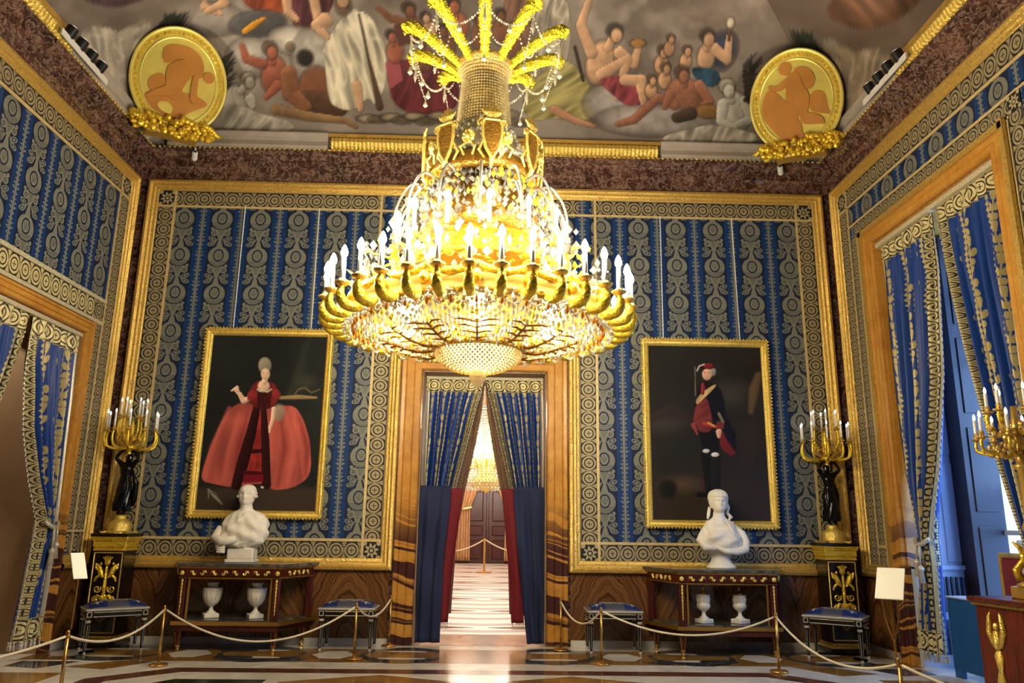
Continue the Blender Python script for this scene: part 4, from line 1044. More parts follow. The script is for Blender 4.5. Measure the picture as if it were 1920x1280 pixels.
for sg in (-1, 1): MB().tube([(sg * .03 + sg * 1.9 * s, 0, .9 - .35 * 4 * s * (1 - s) * .8 - .1 * s) for s in np.linspace(0, 1, 14)], .02, 6).build('rope', 'rope', t)
for yy in (3.5, 15.5): add_light('hall_extra_light', 'POINT', (0, yy, 4.6), 260, (1, .94, .87), .3)  # extra point lights for the hall, no fixtures modelled

# ------------------------------------------------------------------ portraits
def portrait(loc, w, h, label, painter, quad, base, cords):
    t = thing('portrait', label, 'painting', loc)
    P_ = [(-w / 2, 0), (w / 2, 0), (w / 2, h), (-w / 2, h)]; fw_ = .09
    m = MB().sweep([(x, 0, z) for x, z in P_], [(0, 0), (0, .035), (.012, .05), (.028, .052), (.036, .036), (.058, .03), (.066, .042), (.08, .03), (fw_, .012), (fw_, 0)], True)
    fr = m.build('frame', 'gilt_bright', t)
    bd = MB(); n = int((w + h) * 2 / .045); L = [w, h, w, h]
    for (x0, z0), (x1, z1) in zip(P_, P_[1:] + P_[:1]):
        k = int(math.hypot(x1 - x0, z1 - z0) / .04)
        for i in range(k): bd.ball((x0 + (x1 - x0) * (i + .5) / k * .98, -.048, z0 + (z1 - z0) * (i + .5) / k), .012, 5, 4)
    tag(bd.build('bead_moulding', 'gilt_bright', fr), kind='stuff')
    nu, nv = 200, 290; u, v = np.meshgrid(np.linspace(0, 1, nu), np.linspace(0, 1, nv)); u, v = u.ravel(), v.ravel()
    (ax, ay), (bx, by), (cx, cy), (dx, dy) = quad        # TL TR BR BL of the sketch the picture is composed in
    x = (ax * (1 - u) + bx * u) * (1 - v) + (dx * (1 - u) + cx * u) * v; y = (ay * (1 - u) + by * u) * (1 - v) + (dy * (1 - u) + cy * u) * v
    P = Paint(x, y, base); painter(P)
    V = np.stack([-w / 2 + fw_ * .9 + u * (w - 1.8 * fw_), np.full(len(u), -.014), h - fw_ * .9 - v * (h - 1.8 * fw_)], 1)
    paint_mesh('canvas', V, gridfaces(nu, nv, True), P.c, 'oil_paint', t)
    for x0, x1, zc in cords: MB().tube([(x0, -.02, h - .02), (x1, -.02, zc)], .006, 6).build('hanging_cord', 'steel_white', t)
    return t
def lady(P):
    n = P.fbm(300); P.lay(np.clip((n - .3) * 2, 0, 1) * .6, (44, 46, 44)); E_, L_, G_ = P.ell, P.limb, P.poly
    P.lay(np.clip((P.y - 1020) / 30, 0, 1) * .9, (64, 52, 42)); E_(240, 180, 190, 240, (40, 42, 42), 20, .8, .6)
    L_([(690, 480), (720, 380), (770, 180), (800, 110)], [40, 34, 20, 6], (46, 48, 42), .9, .3, 30); E_(770, 400, 90, 70, (58, 58, 46), 0, .8)
    L_([(610, 492), (720, 486), (830, 490)], [9, 13, 6], (168, 142, 96), .8, .2, 8); L_([(700, 470), (720, 440), (760, 430), (800, 460), (850, 440)], 6, (110, 100, 70), .7)
    red = (172, 82, 72)
    G_([(330, 535), (400, 520), (470, 535), (530, 560), (600, 540), (700, 540), (755, 630), (795, 760), (805, 960), (700, 1035), (560, 1052), (540, 1000), (320, 1032), (225, 1015), (122, 992), (160, 860), (215, 720), (265, 610)], red, 6, 1, (1, .22, 105), .20)
    for l in ([(300, 560), (200, 800), (160, 980)], [(640, 570), (700, 780), (660, 1000)], [(680, 560), (740, 760), (760, 950)], [(360, 600), (300, 820), (270, 1000)]): L_(l, [10, 18, 12], (206, 104, 90), .5, .2, 22)
    for l in ([(730, 620), (775, 800), (770, 960)], [(610, 600), (640, 800), (600, 1020)], [(410, 600), (350, 820), (330, 1000)]): L_(l, [8, 14, 10], (120, 34, 30), .55, .2, 20)
    G_([(470, 560), (515, 560), (505, 1000), (385, 1005), (420, 820)], (150, 46, 42), 4, 1, (1, .1, 26), .25)
    L_([(468, 545), (430, 720), (385, 880), (345, 1020)], [22, 32, 36, 30], (42, 14, 16)); L_([(508, 560), (520, 760), (530, 1015)], [18, 26, 28], (46, 16, 18))
    L_([(415, 820), (500, 815)], 12, (44, 14, 18)); L_([(390, 945), (505, 950)], 12, (70, 14, 22)); G_([(388, 960), (510, 955), (508, 1000), (385, 1005)], (116, 22, 38), 3)
    G_([(455, 395), (480, 385), (545, 390), (580, 410), (610, 480), (560, 560), (450, 556), (412, 500), (430, 430)], (112, 34, 34), 4, 1, (1, .4, 30), .3)
    G_([(470, 440), (560, 440), (545, 560), (468, 560)], (62, 20, 22), 4, 1, (1, 0, 22), .2)
    sk = (226, 190, 162)
    L_([(415, 500), (385, 510), (362, 470), (335, 445)], [16, 18, 13, 9], sk); L_([(345, 430), (312, 450)], [12, 5], sk); E_(345, 445, 20, 14, sk, 20, .4)
    E_(600, 585, 48, 62, (150, 132, 112), 10, .4, .95); L_([(570, 560), (565, 620), (548, 680)], [13, 12, 9], sk); L_([(548, 670), (545, 705)], [10, 5], sk)
    E_(508, 420, 40, 42, sk, 0, .25); E_(430, 480, 26, 40, (140, 44, 44), 20, .3); E_(585, 470, 28, 40, (140, 44, 44), -20, .3)
    L_([(512, 395), (518, 365)], 17, sk); E_(514, 290, 43, 56, (142, 134, 118), 0, .2, 1, .5); E_(518, 345, 30, 40, sk, 0, .25, 1, .4)
    for x, y, rx, ry, c in ((506, 340, 6, 3, (70, 50, 44)), (532, 340, 6, 3, (70, 50, 44)), (519, 356, 4, 8, (206, 160, 134)), (519, 370, 8, 3, (176, 84, 76)), (503, 332, 8, 2, (120, 96, 80)), (534, 332, 8, 2, (120, 96, 80))): E_(x, y, rx, ry, c, 0, .6, .9, 0)
    L_([(470, 440), (485, 452), (508, 448), (532, 456), (555, 440)], 5, (210, 196, 176), .8)
    L_([(175, 1045), (215, 1085), (260, 1130)], [5, 10, 3], (150, 146, 136), .9, .3, 8); L_([(175, 1060), (178, 1095)], [4, 3], (140, 136, 126), .8); L_([(200, 1060), (225, 1075)], 7, (90, 86, 80)); E_(505, 1032, 12, 7, (226, 222, 210), 20, .4)
def officer(P):
    n = P.fbm(280, 4, 2); P.lay(np.clip((n - .3) * 2, 0, 1) * .5, (46, 44, 40)); E_, L_, G_ = P.ell, P.limb, P.poly
    E_(600, 420, 180, 120, (66, 64, 58), 0, .9, .8); E_(200, 600, 240, 80, (62, 56, 52), -4, .9, .8); L_([(110, 560), (220, 510), (340, 545)], [22, 30, 20], (52, 40, 40), .8, .2, 20)
    P.lay(np.clip((P.y - 800) / 250, 0, 1) * .75, (54, 44, 34)); E_(300, 960, 180, 70, (84, 66, 46), 0, .9, .8); E_(210, 980, 70, 70, (26, 24, 22), 0, .4); E_(720, 760, 120, 260, (52, 42, 32), 0, .9, .7)
    L_([(760, 290), (735, 380), (715, 520)], [18, 30, 14], (104, 84, 58), .8, .3, 22)
    nav, red = (20, 22, 32), (108, 46, 44)
    G_([(520, 640), (570, 640), (625, 760), (600, 790), (530, 740)], (110, 32, 36), 5, .95); L_([(545, 560), (590, 660), (615, 740)], [26, 34, 12], nav)
    G_([(420, 760), (445, 760), (455, 990), (420, 1020)], (70, 28, 30), 8, .7)
    G_([(395, 640), (525, 640), (520, 760), (420, 745)], (18, 18, 22), 4); L_([(445, 780), (455, 900), (465, 1000)], [34, 30, 24], (20, 20, 20)); L_([(500, 790), (500, 900), (500, 1000)], [32, 30, 26], (26, 26, 26)); L_([(400, 1015), (500, 1015)], 16, (18, 16, 14))
    E_(443, 756, 24, 13, (214, 210, 200), 0, .3); E_(497, 778, 27, 15, (220, 216, 206), 0, .3)
    G_([(400, 360), (440, 335), (490, 345), (540, 385), (565, 520), (540, 620), (500, 640), (400, 620), (358, 600), (372, 470), (390, 420)], nav, 4)
    G_([(405, 440), (450, 430), (470, 520), (485, 600), (460, 645), (400, 640), (385, 600), (362, 600), (372, 500)], red, 4, 1, (.5, 1, 60), .2)
    G_([(415, 400), (495, 345), (505, 358), (410, 455), (385, 475), (378, 450)], (190, 160, 108), 4, 1, (1, 1, 14), .2); L_([(425, 350), (420, 400)], 12, (134, 44, 44))
    G_([(505, 580), (555, 570), (548, 620), (510, 640)], red, 3); L_([(520, 530), (545, 580)], 8, (120, 110, 90)); L_([(430, 590), (500, 610)], 10, (176, 66, 50)); L_([(455, 585), (490, 605)], 5, (208, 170, 96))
    L_([(520, 640), (520, 670)], [18, 10], (206, 160, 134)); L_([(365, 600), (390, 655)], [14, 5], (140, 60, 56))
    sk = (216, 168, 138); L_([(446, 340), (446, 315)], 20, (36, 22, 24)); E_(482, 270, 22, 30, (150, 140, 128), 0, .3); E_(447, 285, 32, 40, sk, 0, .22, 1, .4)
    for x, y, rx, ry, c in ((434, 280, 6, 3, (66, 48, 42)), (458, 280, 6, 3, (66, 48, 42)), (443, 296, 5, 9, (188, 136, 110)), (446, 312, 9, 3, (150, 72, 66)), (432, 272, 9, 2, (96, 76, 62)), (460, 272, 9, 2, (96, 76, 62))): E_(x, y, rx, ry, c, 0, .6, .9, 0)
    G_([(385, 268), (392, 240), (420, 215), (470, 210), (505, 235), (480, 252), (430, 250)], (42, 20, 24), 3); E_(455, 232, 38, 20, (128, 34, 38), 0, .4); L_([(388, 262), (400, 235), (430, 222)], 5, (206, 196, 180), .8); L_([(374, 240), (378, 420)], 3, (120, 116, 108), .8)
portrait((-2.585, -.045, 1.345), 1.525, 2.22, 'gilt-framed full-length portrait of a lady in a wide red gown above the left console', lady, [(200, 95), (895, 105), (830, 1175), (92, 1165)], (30, 32, 31), [(-.45, -.45, 3.80), (.48, .47, 3.79)])
portrait((2.66, -.045, 1.305), 1.545, 2.235, 'gilt-framed full-length portrait of a standing officer in dark coat and red waistcoat', officer, [(88, 100), (772, 112), (840, 1172), (120, 1165)], (34, 33, 30), [(-.50, -.49, 3.83), (.44, .42, 3.83)])

# ------------------------------------------------------------------ consoles
def poly_top(hw, hb, yf, yb=0.): return [(-hb, yb), (-hw, yf), (hw, yf), (hb, yb)]
def console(loc, label):
    t = thing('console_table', label, 'console table', loc)
    Yf = -.60; base = [(-.755, -.02), (-.52, Yf), (.52, Yf), (.755, -.02)]
    def ring(k, o=0.): return [(x * k + (o if x > 0 else -o), y + (-o if y < -.1 else 0)) for x, y in base]
    MB().prism(ring(1.04, .01), .845, .875).build('marble_top', 'grey_top_marble', t)
    MB().prism(ring(1.03, .0), .825, .846).build('top_moulding', 'gilt_dark', t)
    fr = MB().prism(ring(1.0), .735, .826).build('frieze', 'mahogany', t)
    MB().prism(ring(1.012), .728, .742).build('moulding', 'brass', t)
    def strip_on(p, q, z, h, n, nm, mat='gilt_bright'):          # scrolling leaf mount along a face
        p, q = Vector((p[0], p[1], z)), Vector((q[0], q[1], z)); d = (q - p); nrm = Vector((d.y, -d.x, 0)).normalized(); m = MB()
        if nrm.y > 0: nrm = -nrm
        for i in range(n):
            c = p + d * ((i + .5) / n) + nrm * .004; l = d.length / n
            path = [c + d.normalized() * (l * .55 * (s - .5)) + Vector((0, 0, h * .42 * sin(s * 6.28 + i * PI))) for s in np.linspace(0, 1, 7)]
            m.tube(path, [.004, .009, .012, .013, .012, .009, .004], 6); m.ball(c + Vector((0, 0, h * .25)), .012, 6, 4)
        m.build(nm, mat, fr)
    strip_on((-.44, Yf), (.44, Yf), .78, .05, 8, 'leaf_mount'); strip_on((.57, -.5), (.72, -.12), .78, .05, 5, 'leaf_mount'); strip_on((-.72, -.12), (-.57, -.5), .78, .05, 5, 'leaf_mount')
    for x in (-.5, .5): MB().lathe([(0, 0), (.022, 0), (.024, .008), (.01, .014), (0, .014)], 10).build('rosette', 'gilt_bright', fr, rot=(PI / 2, 0, 0), loc=(x * .99, Yf - .002, .78))
    # posts with gilt drops, open sides, shelf
    for x, y in ((-.49, Yf + .04), (.49, Yf + .04), (-.715, -.06), (.715, -.06)):
        ps = MB().bbox(x - .035, x + .035, y - .03, y + .03, .30, .736, .006).build('post', 'mahogany', t)
        if y < -.3:
            m = MB()
            for k in range(10): m.ball((x, y - .034, .70 - k * .036), (.012 - k * .0005, .006, .02), 6, 4)
            m.tube([(x, y - .034, .71), (x, y - .034, .36)], .004, 5); m.build('gilt_drop', 'gilt_bright', ps)
    for sg in (-1, 1):
        m = MB(); m.bbox(sg * .43 - .012, sg * .43 + .012, Yf + .03, Yf + .05, .30, .736, .004); m.build('stile', 'brass', t)
    MB().bbox(-.42, .42, Yf + .03, Yf + .05, .715, .737, .004).build('rail', 'brass', t)
    MB().prism([(x * .97, y * .97) for x, y in base], .298, .312).build('shelf_marble', 'grey_top_marble', t)
    MB().prism(ring(1.03, .02), .262, .30).build('shelf_moulding', 'brass', t)
    MB().prism(ring(1.0, .0), .205, .264).build('apron', 'mahogany', t)
    for x, y in ((-.49, Yf + .06), (.49, Yf + .06), (-.68, -.10), (.68, -.10)):
        MB().lathe([(.012, 0), (.02, .012), (.014, .03), (.02, .05), (.022, .06), (.016, .065), (.036, .19), (.04, .206)], 12, (x, y, 0)).build('leg', 'mahogany', t)
        lg = t.children[-1]; m = MB()
        m.lathe([(.019, 0), (.023, .01), (.017, .03), (.024, .05), (.026, .058), (.02, .064)], 12, (x, y, 0))
        for k in range(4): a = PI / 4 + k * PI / 2; m.tube([(x + .02 * cos(a), y + .02 * sin(a), .07), (x + .038 * cos(a), y + .038 * sin(a), .19)], .005, 5)
        m.build('gilt_sabot', 'brass', lg)
    return t
console((-2.615, -.03, 0), 'mahogany console with marble top and gilt mounts under the lady in red')
console((2.635, -.03, 0), 'mahogany console with marble top and gilt mounts under the officer portrait')

# ------------------------------------------------------------------ loft figures in marble
def loft(rows, nth=48, disp=None, cap=True):
    """rows: (z, rx, ry, cx, cy); disp(theta, z, k) adds to the radius factor"""
    m = MB(); vs, fs = [], []; n = len(rows)
    for j, (z, rx, ry, cx, cy) in enumerate(rows):
        for i in range(nth):
            a = 2 * PI * i / nth; d = disp(a, z, j) if disp else 0.
            vs.append((cx + (rx + d) * cos(a), cy + (ry + d) * sin(a), z))
    for j in range(n - 1):
        for i in range(nth): k = (i + 1) % nth; fs.append((j * nth + i, j * nth + k, (j + 1) * nth + k, (j + 1) * nth + i))
    if cap: fs += [tuple(range(nth))[::-1], tuple((n - 1) * nth + i for i in range(nth))]
    return m.add(vs, fs)
def bump1(x, w): return math.exp(-(x / w) ** 2)
def face(a, z, zc, s):
    """relief of a face looking to -Y; zc = eye height, s = head half height (~.11)"""
    f = ((a + PI / 2 + PI) % (2 * PI)) - PI; q = (z - zc) / s
    d = .17 * bump1(f, .17) * bump1(q + .30, .20) * s + .11 * bump1(f, .13) * bump1(q + .02, .28) * s     # nose
    d -= .09 * s * (bump1(f - .42, .2) + bump1(f + .42, .2)) * bump1(q, .13)                                # sockets
    d += .05 * s * (bump1(f - .42, .09) + bump1(f + .42, .09)) * bump1(q + .02, .06)
    d += .06 * s * bump1(f, .55) * bump1(q - .22, .10)                                                      # brow
    d += .07 * s * bump1(f, .24) * bump1(q + .62, .07) - .05 * s * bump1(f, .26) * bump1(q + .71, .03) + .06 * s * bump1(f, .22) * bump1(q + .78, .06)   # lips
    d += .10 * s * bump1(f, .3) * bump1(q + 1.02, .14)                                                      # chin
    d += .05 * s * (bump1(f - .75, .3) + bump1(f + .75, .3)) * bump1(q + .32, .2)                           # cheeks
    return d
def bust_man(loc):
    t = thing('bust', 'white marble bust of a man in draped cloak on the left console', 'bust', loc)
    so = MB(); so.bbox(-.155, .155, -.10, .10, 0, .035, .006); so.bbox(-.14, .14, -.09, .09, .034, .155, .01); so.build('socle', 'statue_marble', t)
    R = spline([(.15, .12, .085, 0, 0), (.18, .20, .115, -.02, -.01), (.22, .25, .135, -.015, -.015), (.30, .262, .145, 0, -.02), (.38, .255, .14, .005, -.015), (.45, .235, .125, .01, 0), (.51, .185, .10, .01, .005), (.545, .115, .08, 0, .005), (.565, .075, .07, 0, .0), (.60, .066, .068, 0, -.005),
         (.625, .064, .075, 0, -.022), (.645, .074, .09, 0, -.02), (.68, .084, .10, 0, -.012), (.72, .090, .106, 0, -.004), (.76, .088, .105, 0, 0), (.80, .072, .088, 0, .004), (.825, .045, .058, 0, .006), (.836, .012, .016, 0, .008)], 5)
    def disp(a, z, j):
        if z > .60: return face(a, z, .725, .105) + (.006 if (z > .765 or (abs(((a - PI / 2 + PI) % (2 * PI)) - PI) < 2.0 and z > .69)) else 0)
        if z > .53: return .010 * bump1(((a + PI / 2 + PI) % (2 * PI)) - PI, .5) + .004 * sin(z * 260)
        f = ((a + PI / 2 + PI) % (2 * PI)) - PI
        lap = .016 * (bump1(f - .9 + (z - .3) * 4.2, .10) + bump1(f + .75 - (z - .3) * 4., .10))             # lapels
        fold = .012 * sin(9 * (f * .5 + z * 5.)) * (1 if z < .42 else .4) + .006 * sin(f * 13 + z * 22)
        return lap + fold - (.0 if z > .2 else .01 * sin(f * 6))
    loft(R, 72, disp).build('body', 'statue_marble', t, True)
    m = MB()
    for sg in (-1, 1):
        m.tube([(sg * .088, -.055, .70), (sg * .098, .0, .705), (sg * .09, .05, .70)], [.014, .018, .014], 8); m.tube([(sg * .084, -.04, .735), (sg * .094, .01, .738), (sg * .085, .05, .735)], [.010, .014, .010], 8)
    m.tube([(0, .07, .66), (.0, .1, .6), (-.03, .09, .54)], [.03, .028, .016], 8); m.tube([(-.075, -.035, .52), (-.082, -.06, .47), (-.076, -.075, .43)], [.012, .016, .006], 6); m.build('wig_curls', 'statue_marble', t, True)
    m = MB(); m.tube([(-.24, -.03, .36), (-.275, -.09, .25), (-.17, -.165, .22), (-.03, -.17, .25)], [.05, .06, .05, .035], 10)
    for k in range(4): m.tube([(-.27 + .01 * k, -.10, .20 - k * .022), (-.22, -.15, .17 - k * .02), (-.14, -.165, .17 - k * .02)], [.012, .018, .010], 7)
    m.build('cloak_folds', 'statue_marble', t, True); return t
def bust_woman(loc):
    t = thing('bust', 'white marble bust of a woman with shawl and dressed hair on the right console', 'bust', loc)
    MB().lathe([(.16, 0), (.16, .02), (.145, .03), (.115, .07), (.105, .11), (.115, .15), (.12, .155)], 32, squash=.8).build('socle', 'statue_marble', t, True)
    R = spline([(.145, .10, .08, 0, 0), (.17, .19, .11, .0, -.01), (.22, .235, .13, .01, -.02), (.29, .235, .14, .0, -.03), (.36, .21, .135, 0, -.025), (.43, .19, .12, 0, -.01), (.49, .15, .098, 0, 0), (.53, .095, .078, 0, 0), (.56, .068, .066, 0, 0), (.60, .062, .062, 0, -.003),
         (.622, .060, .072, 0, -.024), (.645, .072, .088, 0, -.022), (.68, .083, .098, 0, -.012), (.72, .09, .106, 0, -.004), (.76, .096, .112, 0, .004), (.80, .09, .106, 0, .008), (.835, .066, .08, 0, .01), (.852, .034, .04, 0, .012), (.86, .008, .01, 0, .012)], 5)
    def disp(a, z, j):
        f = ((a + PI / 2 + PI) % (2 * PI)) - PI
        if z > .60:
            hair = .012 + .006 * sin(f * 16 + 30 * z) if (z > .775 or (abs(f) > 1.15 and z > .65)) else 0
            return face(a, z, .72, .10) + hair
        if z > .52: return 0.
        br = .03 * (bump1(f - .45, .3) + bump1(f + .45, .3)) * bump1(z - .34, .05)
        nk = .012 * bump1(z - .505 + .035 * cos(f), .012)
        return br + nk + .011 * sin(8 * (f * .45 - z * 5.5)) * (1 if z < .44 else .3) + .005 * sin(f * 11 + z * 25)
    loft(R, 72, disp).build('body', 'statue_marble', t, True)
    m = MB(); m.tube([(.10, .02, .70), (.115, .03, .66), (.10, .02, .60), (.135, .0, .55), (.10, -.03, .52)], [.02, .026, .02, .024, .01], 8); m.tube([(-.095, .02, .66), (-.115, .0, .58), (-.135, -.02, .53)], [.018, .02, .012], 8); m.ball((0, .12, .74), (.07, .06, .07), 12, 8)
    m.build('hair_locks', 'statue_marble', t, True)
    m = MB(); m.tube([(.16, -.0, .45), (.235, -.03, .38), (.27, -.04, .29), (.25, -.08, .21), (.15, -.12, .18), (.0, -.155, .19), (-.10, -.15, .24)], [.03, .045, .05, .05, .04, .03, .015], 10)
    m.tube([(-.18, -.02, .42), (-.24, -.06, .30), (-.2, -.13, .225), (-.08, -.16, .215)], [.03, .045, .04, .014], 10); m.tube([(.06, -.12, .50), (.11, -.14, .38), (.15, -.14, .26)], [.012, .02, .014], 8)
    m.build('shawl', 'statue_marble', t, True); return t
bust_man((-2.60, -.33, .876)); bust_woman((2.66, -.33, .876))
# ------------------------------------------------------------------ urns on the console shelves
def urn(loc, label, k, lidded, rz=.5):
    t = thing('urn', label, 'urn', loc, rz)
    MB().bbox(-.075 * k, .075 * k, -.075 * k, .075 * k, 0, .045, .006).build('plinth', 'statue_marble', t)
    if not lidded:
        prof = [(.05, .04), (.052, .055), (.025, .075), (.018, .10), (.024, .115), (.03, .12), (.062, .14), (.084, .18), (.093, .23), (.099, .285), (.101, .30), (.095, .306), (.05, .309), (.047, .33), (.06, .346), (.064, .354), (.064, .36), (.05, .36)]
    else:
        prof = [(.048, .04), (.05, .055), (.024, .075), (.018, .11), (.03, .125), (.062, .15), (.075, .18), (.068, .20), (.064, .24), (.068, .27), (.074, .285), (.072, .292), (.02, .295)]
    MB().lathe(prof, 28).build('body', 'statue_marble', t, True)
    m = MB(); n = 14
    for i in range(n):
        a = 2 * PI * i / n
        if lidded: m.tube([(.066 * cos(a), .066 * sin(a), .21), (.0665 * cos(a), .0665 * sin(a), .265)], .006, 5)
        else: m.tube([(.084 * cos(a), .084 * sin(a), .185), (.093 * cos(a), .093 * sin(a), .235), (.098 * cos(a), .098 * sin(a), .275)], .005, 5)
    m.build('relief', 'statue_marble', t, True)
    if lidded: MB().lathe([(.02, .292), (.045, .297), (.035, .312), (.012, .322), (.009, .35), (.014, .36), (.004, .38), (0, .382)], 16).build('lid', 'brass', t, True)
    return t
urn((-2.855, -.40, .312), 'white marble vase, the one nearer the corner, on the left console shelf', 1., False); urn((-2.385, -.40, .312), 'white marble vase, the one nearer the doorway, on the left console shelf', 1., False)
urn((2.425, -.40, .312), 'slim white lidded urn, the one nearer the doorway, on the right console shelf', .98, True); urn((2.82, -.40, .312), 'slim white lidded urn, the one nearer the corner, on the right console shelf', .98, True)

# ------------------------------------------------------------------ pedestals and candelabra figures
def pedestal(loc, label):
    t = thing('pedestal', label, 'pedestal', loc)
    MB().bbox(-.205, .205, -.185, .185, 0, .06, .006).build('plinth', 'ebony', t)
    MB().prism([(-.20, -.18), (.20, -.18), (.20, .18), (-.20, .18)], .06, .085).build('gilt_base_moulding', 'gilt_bright', t); MB().bbox(-.185, .185, -.168, .168, .085, .11, .006).build('gilt_base_moulding', 'gilt_bright', t)
    bd = MB().bbox(-.165, .165, -.15, .15, .11, .98, .004).build('shaft', 'ebony', t)
    for z0, z1, o in ((.98, 1.0, .175), (1.0, 1.02, .168), (1.02, 1.085, .178), (1.085, 1.105, .19), (1.105, 1.13, .198)): MB().bbox(-o, o, -o * .92, o * .92, z0, z1, .004).build('gilt_cap', 'gilt_yellow', t)
    MB().bbox(-.205, .205, -.19, .19, 1.13, 1.16, .005).build('top_slab', 'ebony', t)
    m = MB()
    for a, b in (((-.15, .14), (.15, .14)), ((.15, .14), (.15, .96)), ((.15, .96), (-.15, .96)), ((-.15, .96), (-.15, .14))): m.tube([(a[0], -.152, a[1]), (b[0], -.152, b[1])], .007, 5)
    m.build('gilt_fillet', 'gilt_bright', bd)
    m = MB(); Y = -.154                                           # arabesque mount: mask, griffins, scrolls, rosette
    m.ball((0, Y, .86), (.032, .012, .036), 10, 6)
    for k in (-2, -1, 0, 1, 2): m.tube([(k * .01, Y, .885), (k * .026, Y, .93 - abs(k) * .008)], [0.0124, 0.0062], 5)
    m.tube([(0, Y, .82), (0, Y, .60), (0, Y, .52)], [0.0124, 0.0202, 0.0155], 7)
    for k in range(6): m.ball((0, Y, .62 + k * .034), (.016 - .002 * (k % 2), .008, .012), 7, 4)
    for sg in (-1, 1):
        m.tube([(sg * .03, Y, .70), (sg * .06, Y, .75), (sg * .075, Y, .80), (sg * .10, Y, .84)], [0.0124, 0.0279, 0.0232, 0.0078], 7); m.tube([(sg * .07, Y, .77), (sg * .11, Y, .80), (sg * .12, Y, .85)], [0.0186, 0.0155, 0.0062], 6); m.tube([(sg * .06, Y, .73), (sg * .10, Y, .70), (sg * .115, Y, .66)], [0.0155, 0.0155, 0.0078], 6)
        m.ball((sg * .065, Y, .845), (.013, .008, .016), 7, 4)
        for cx, cz, R_, tw in ((.075, .585, .042, 1), (.085, .475, .038, -1)):
            m.tube([(sg * (cx + R_ * (1 - s * .8) * cos(tw * s * 8.5 + 2.6)), Y, cz + R_ * (1 - s * .8) * sin(tw * s * 8.5 + 2.6)) for s in np.linspace(0, 1, 22)], [.009 - .004 * s for s in np.linspace(0, 1, 22)], 6)
        m.tube([(sg * .01, Y, .50), (sg * .06, Y, .52), (sg * .12, Y, .43), (sg * .09, Y, .40)], [0.0124, 0.0155, 0.0139, 0.0062], 6)
    for k in range(10): m.tube([(0, Y, .485), (.045 * cos(k * .628), Y, .485 + .045 * sin(k * .628))], [0.0186, 0.0109], 6)
    m.ball((0, Y - .006, .485), .018, 8, 5); m.build('arabesque_mount', 'gilt_yellow', bd)
    MB().tube([(-.06, -.153, .30), (0, -.155, .25), (.06, -.153, .30)], [.006, .014, .006], 6).build('pendant_mount', 'gilt_dark', bd)
    return t
pedestal((-4.03, -.195, 0), 'black pedestal with gilt arabesque mount in the left back corner'); pedestal((4.0, -.195, 0), 'black pedestal with gilt arabesque mount in the right back corner')
def skin_body(name, joints, bones, mat, parent, sub=2):
    me = bpy.data.meshes.new(name); names = list(joints); me.from_pydata([joints[n][:3] for n in names], [(names.index(a), names.index(b)) for a, b in bones], [])
    o = bpy.data.objects.new(name, me); COL.objects.link(o); o.parent = parent; me.materials.append(M[mat])
    sk = o.modifiers.new('skin', 'SKIN'); 
    for i, n in enumerate(names):
        r = joints[n][3]; me.skin_vertices[0].data[i].radius = r if hasattr(r, '__len__') else (r, r); me.skin_vertices[0].data[i].use_root = (i == 0)
    sk.use_smooth_shade = True; sb = o.modifiers.new('smooth', 'SUBSURF'); sb.levels = sub; sb.render_levels = sub
    return o
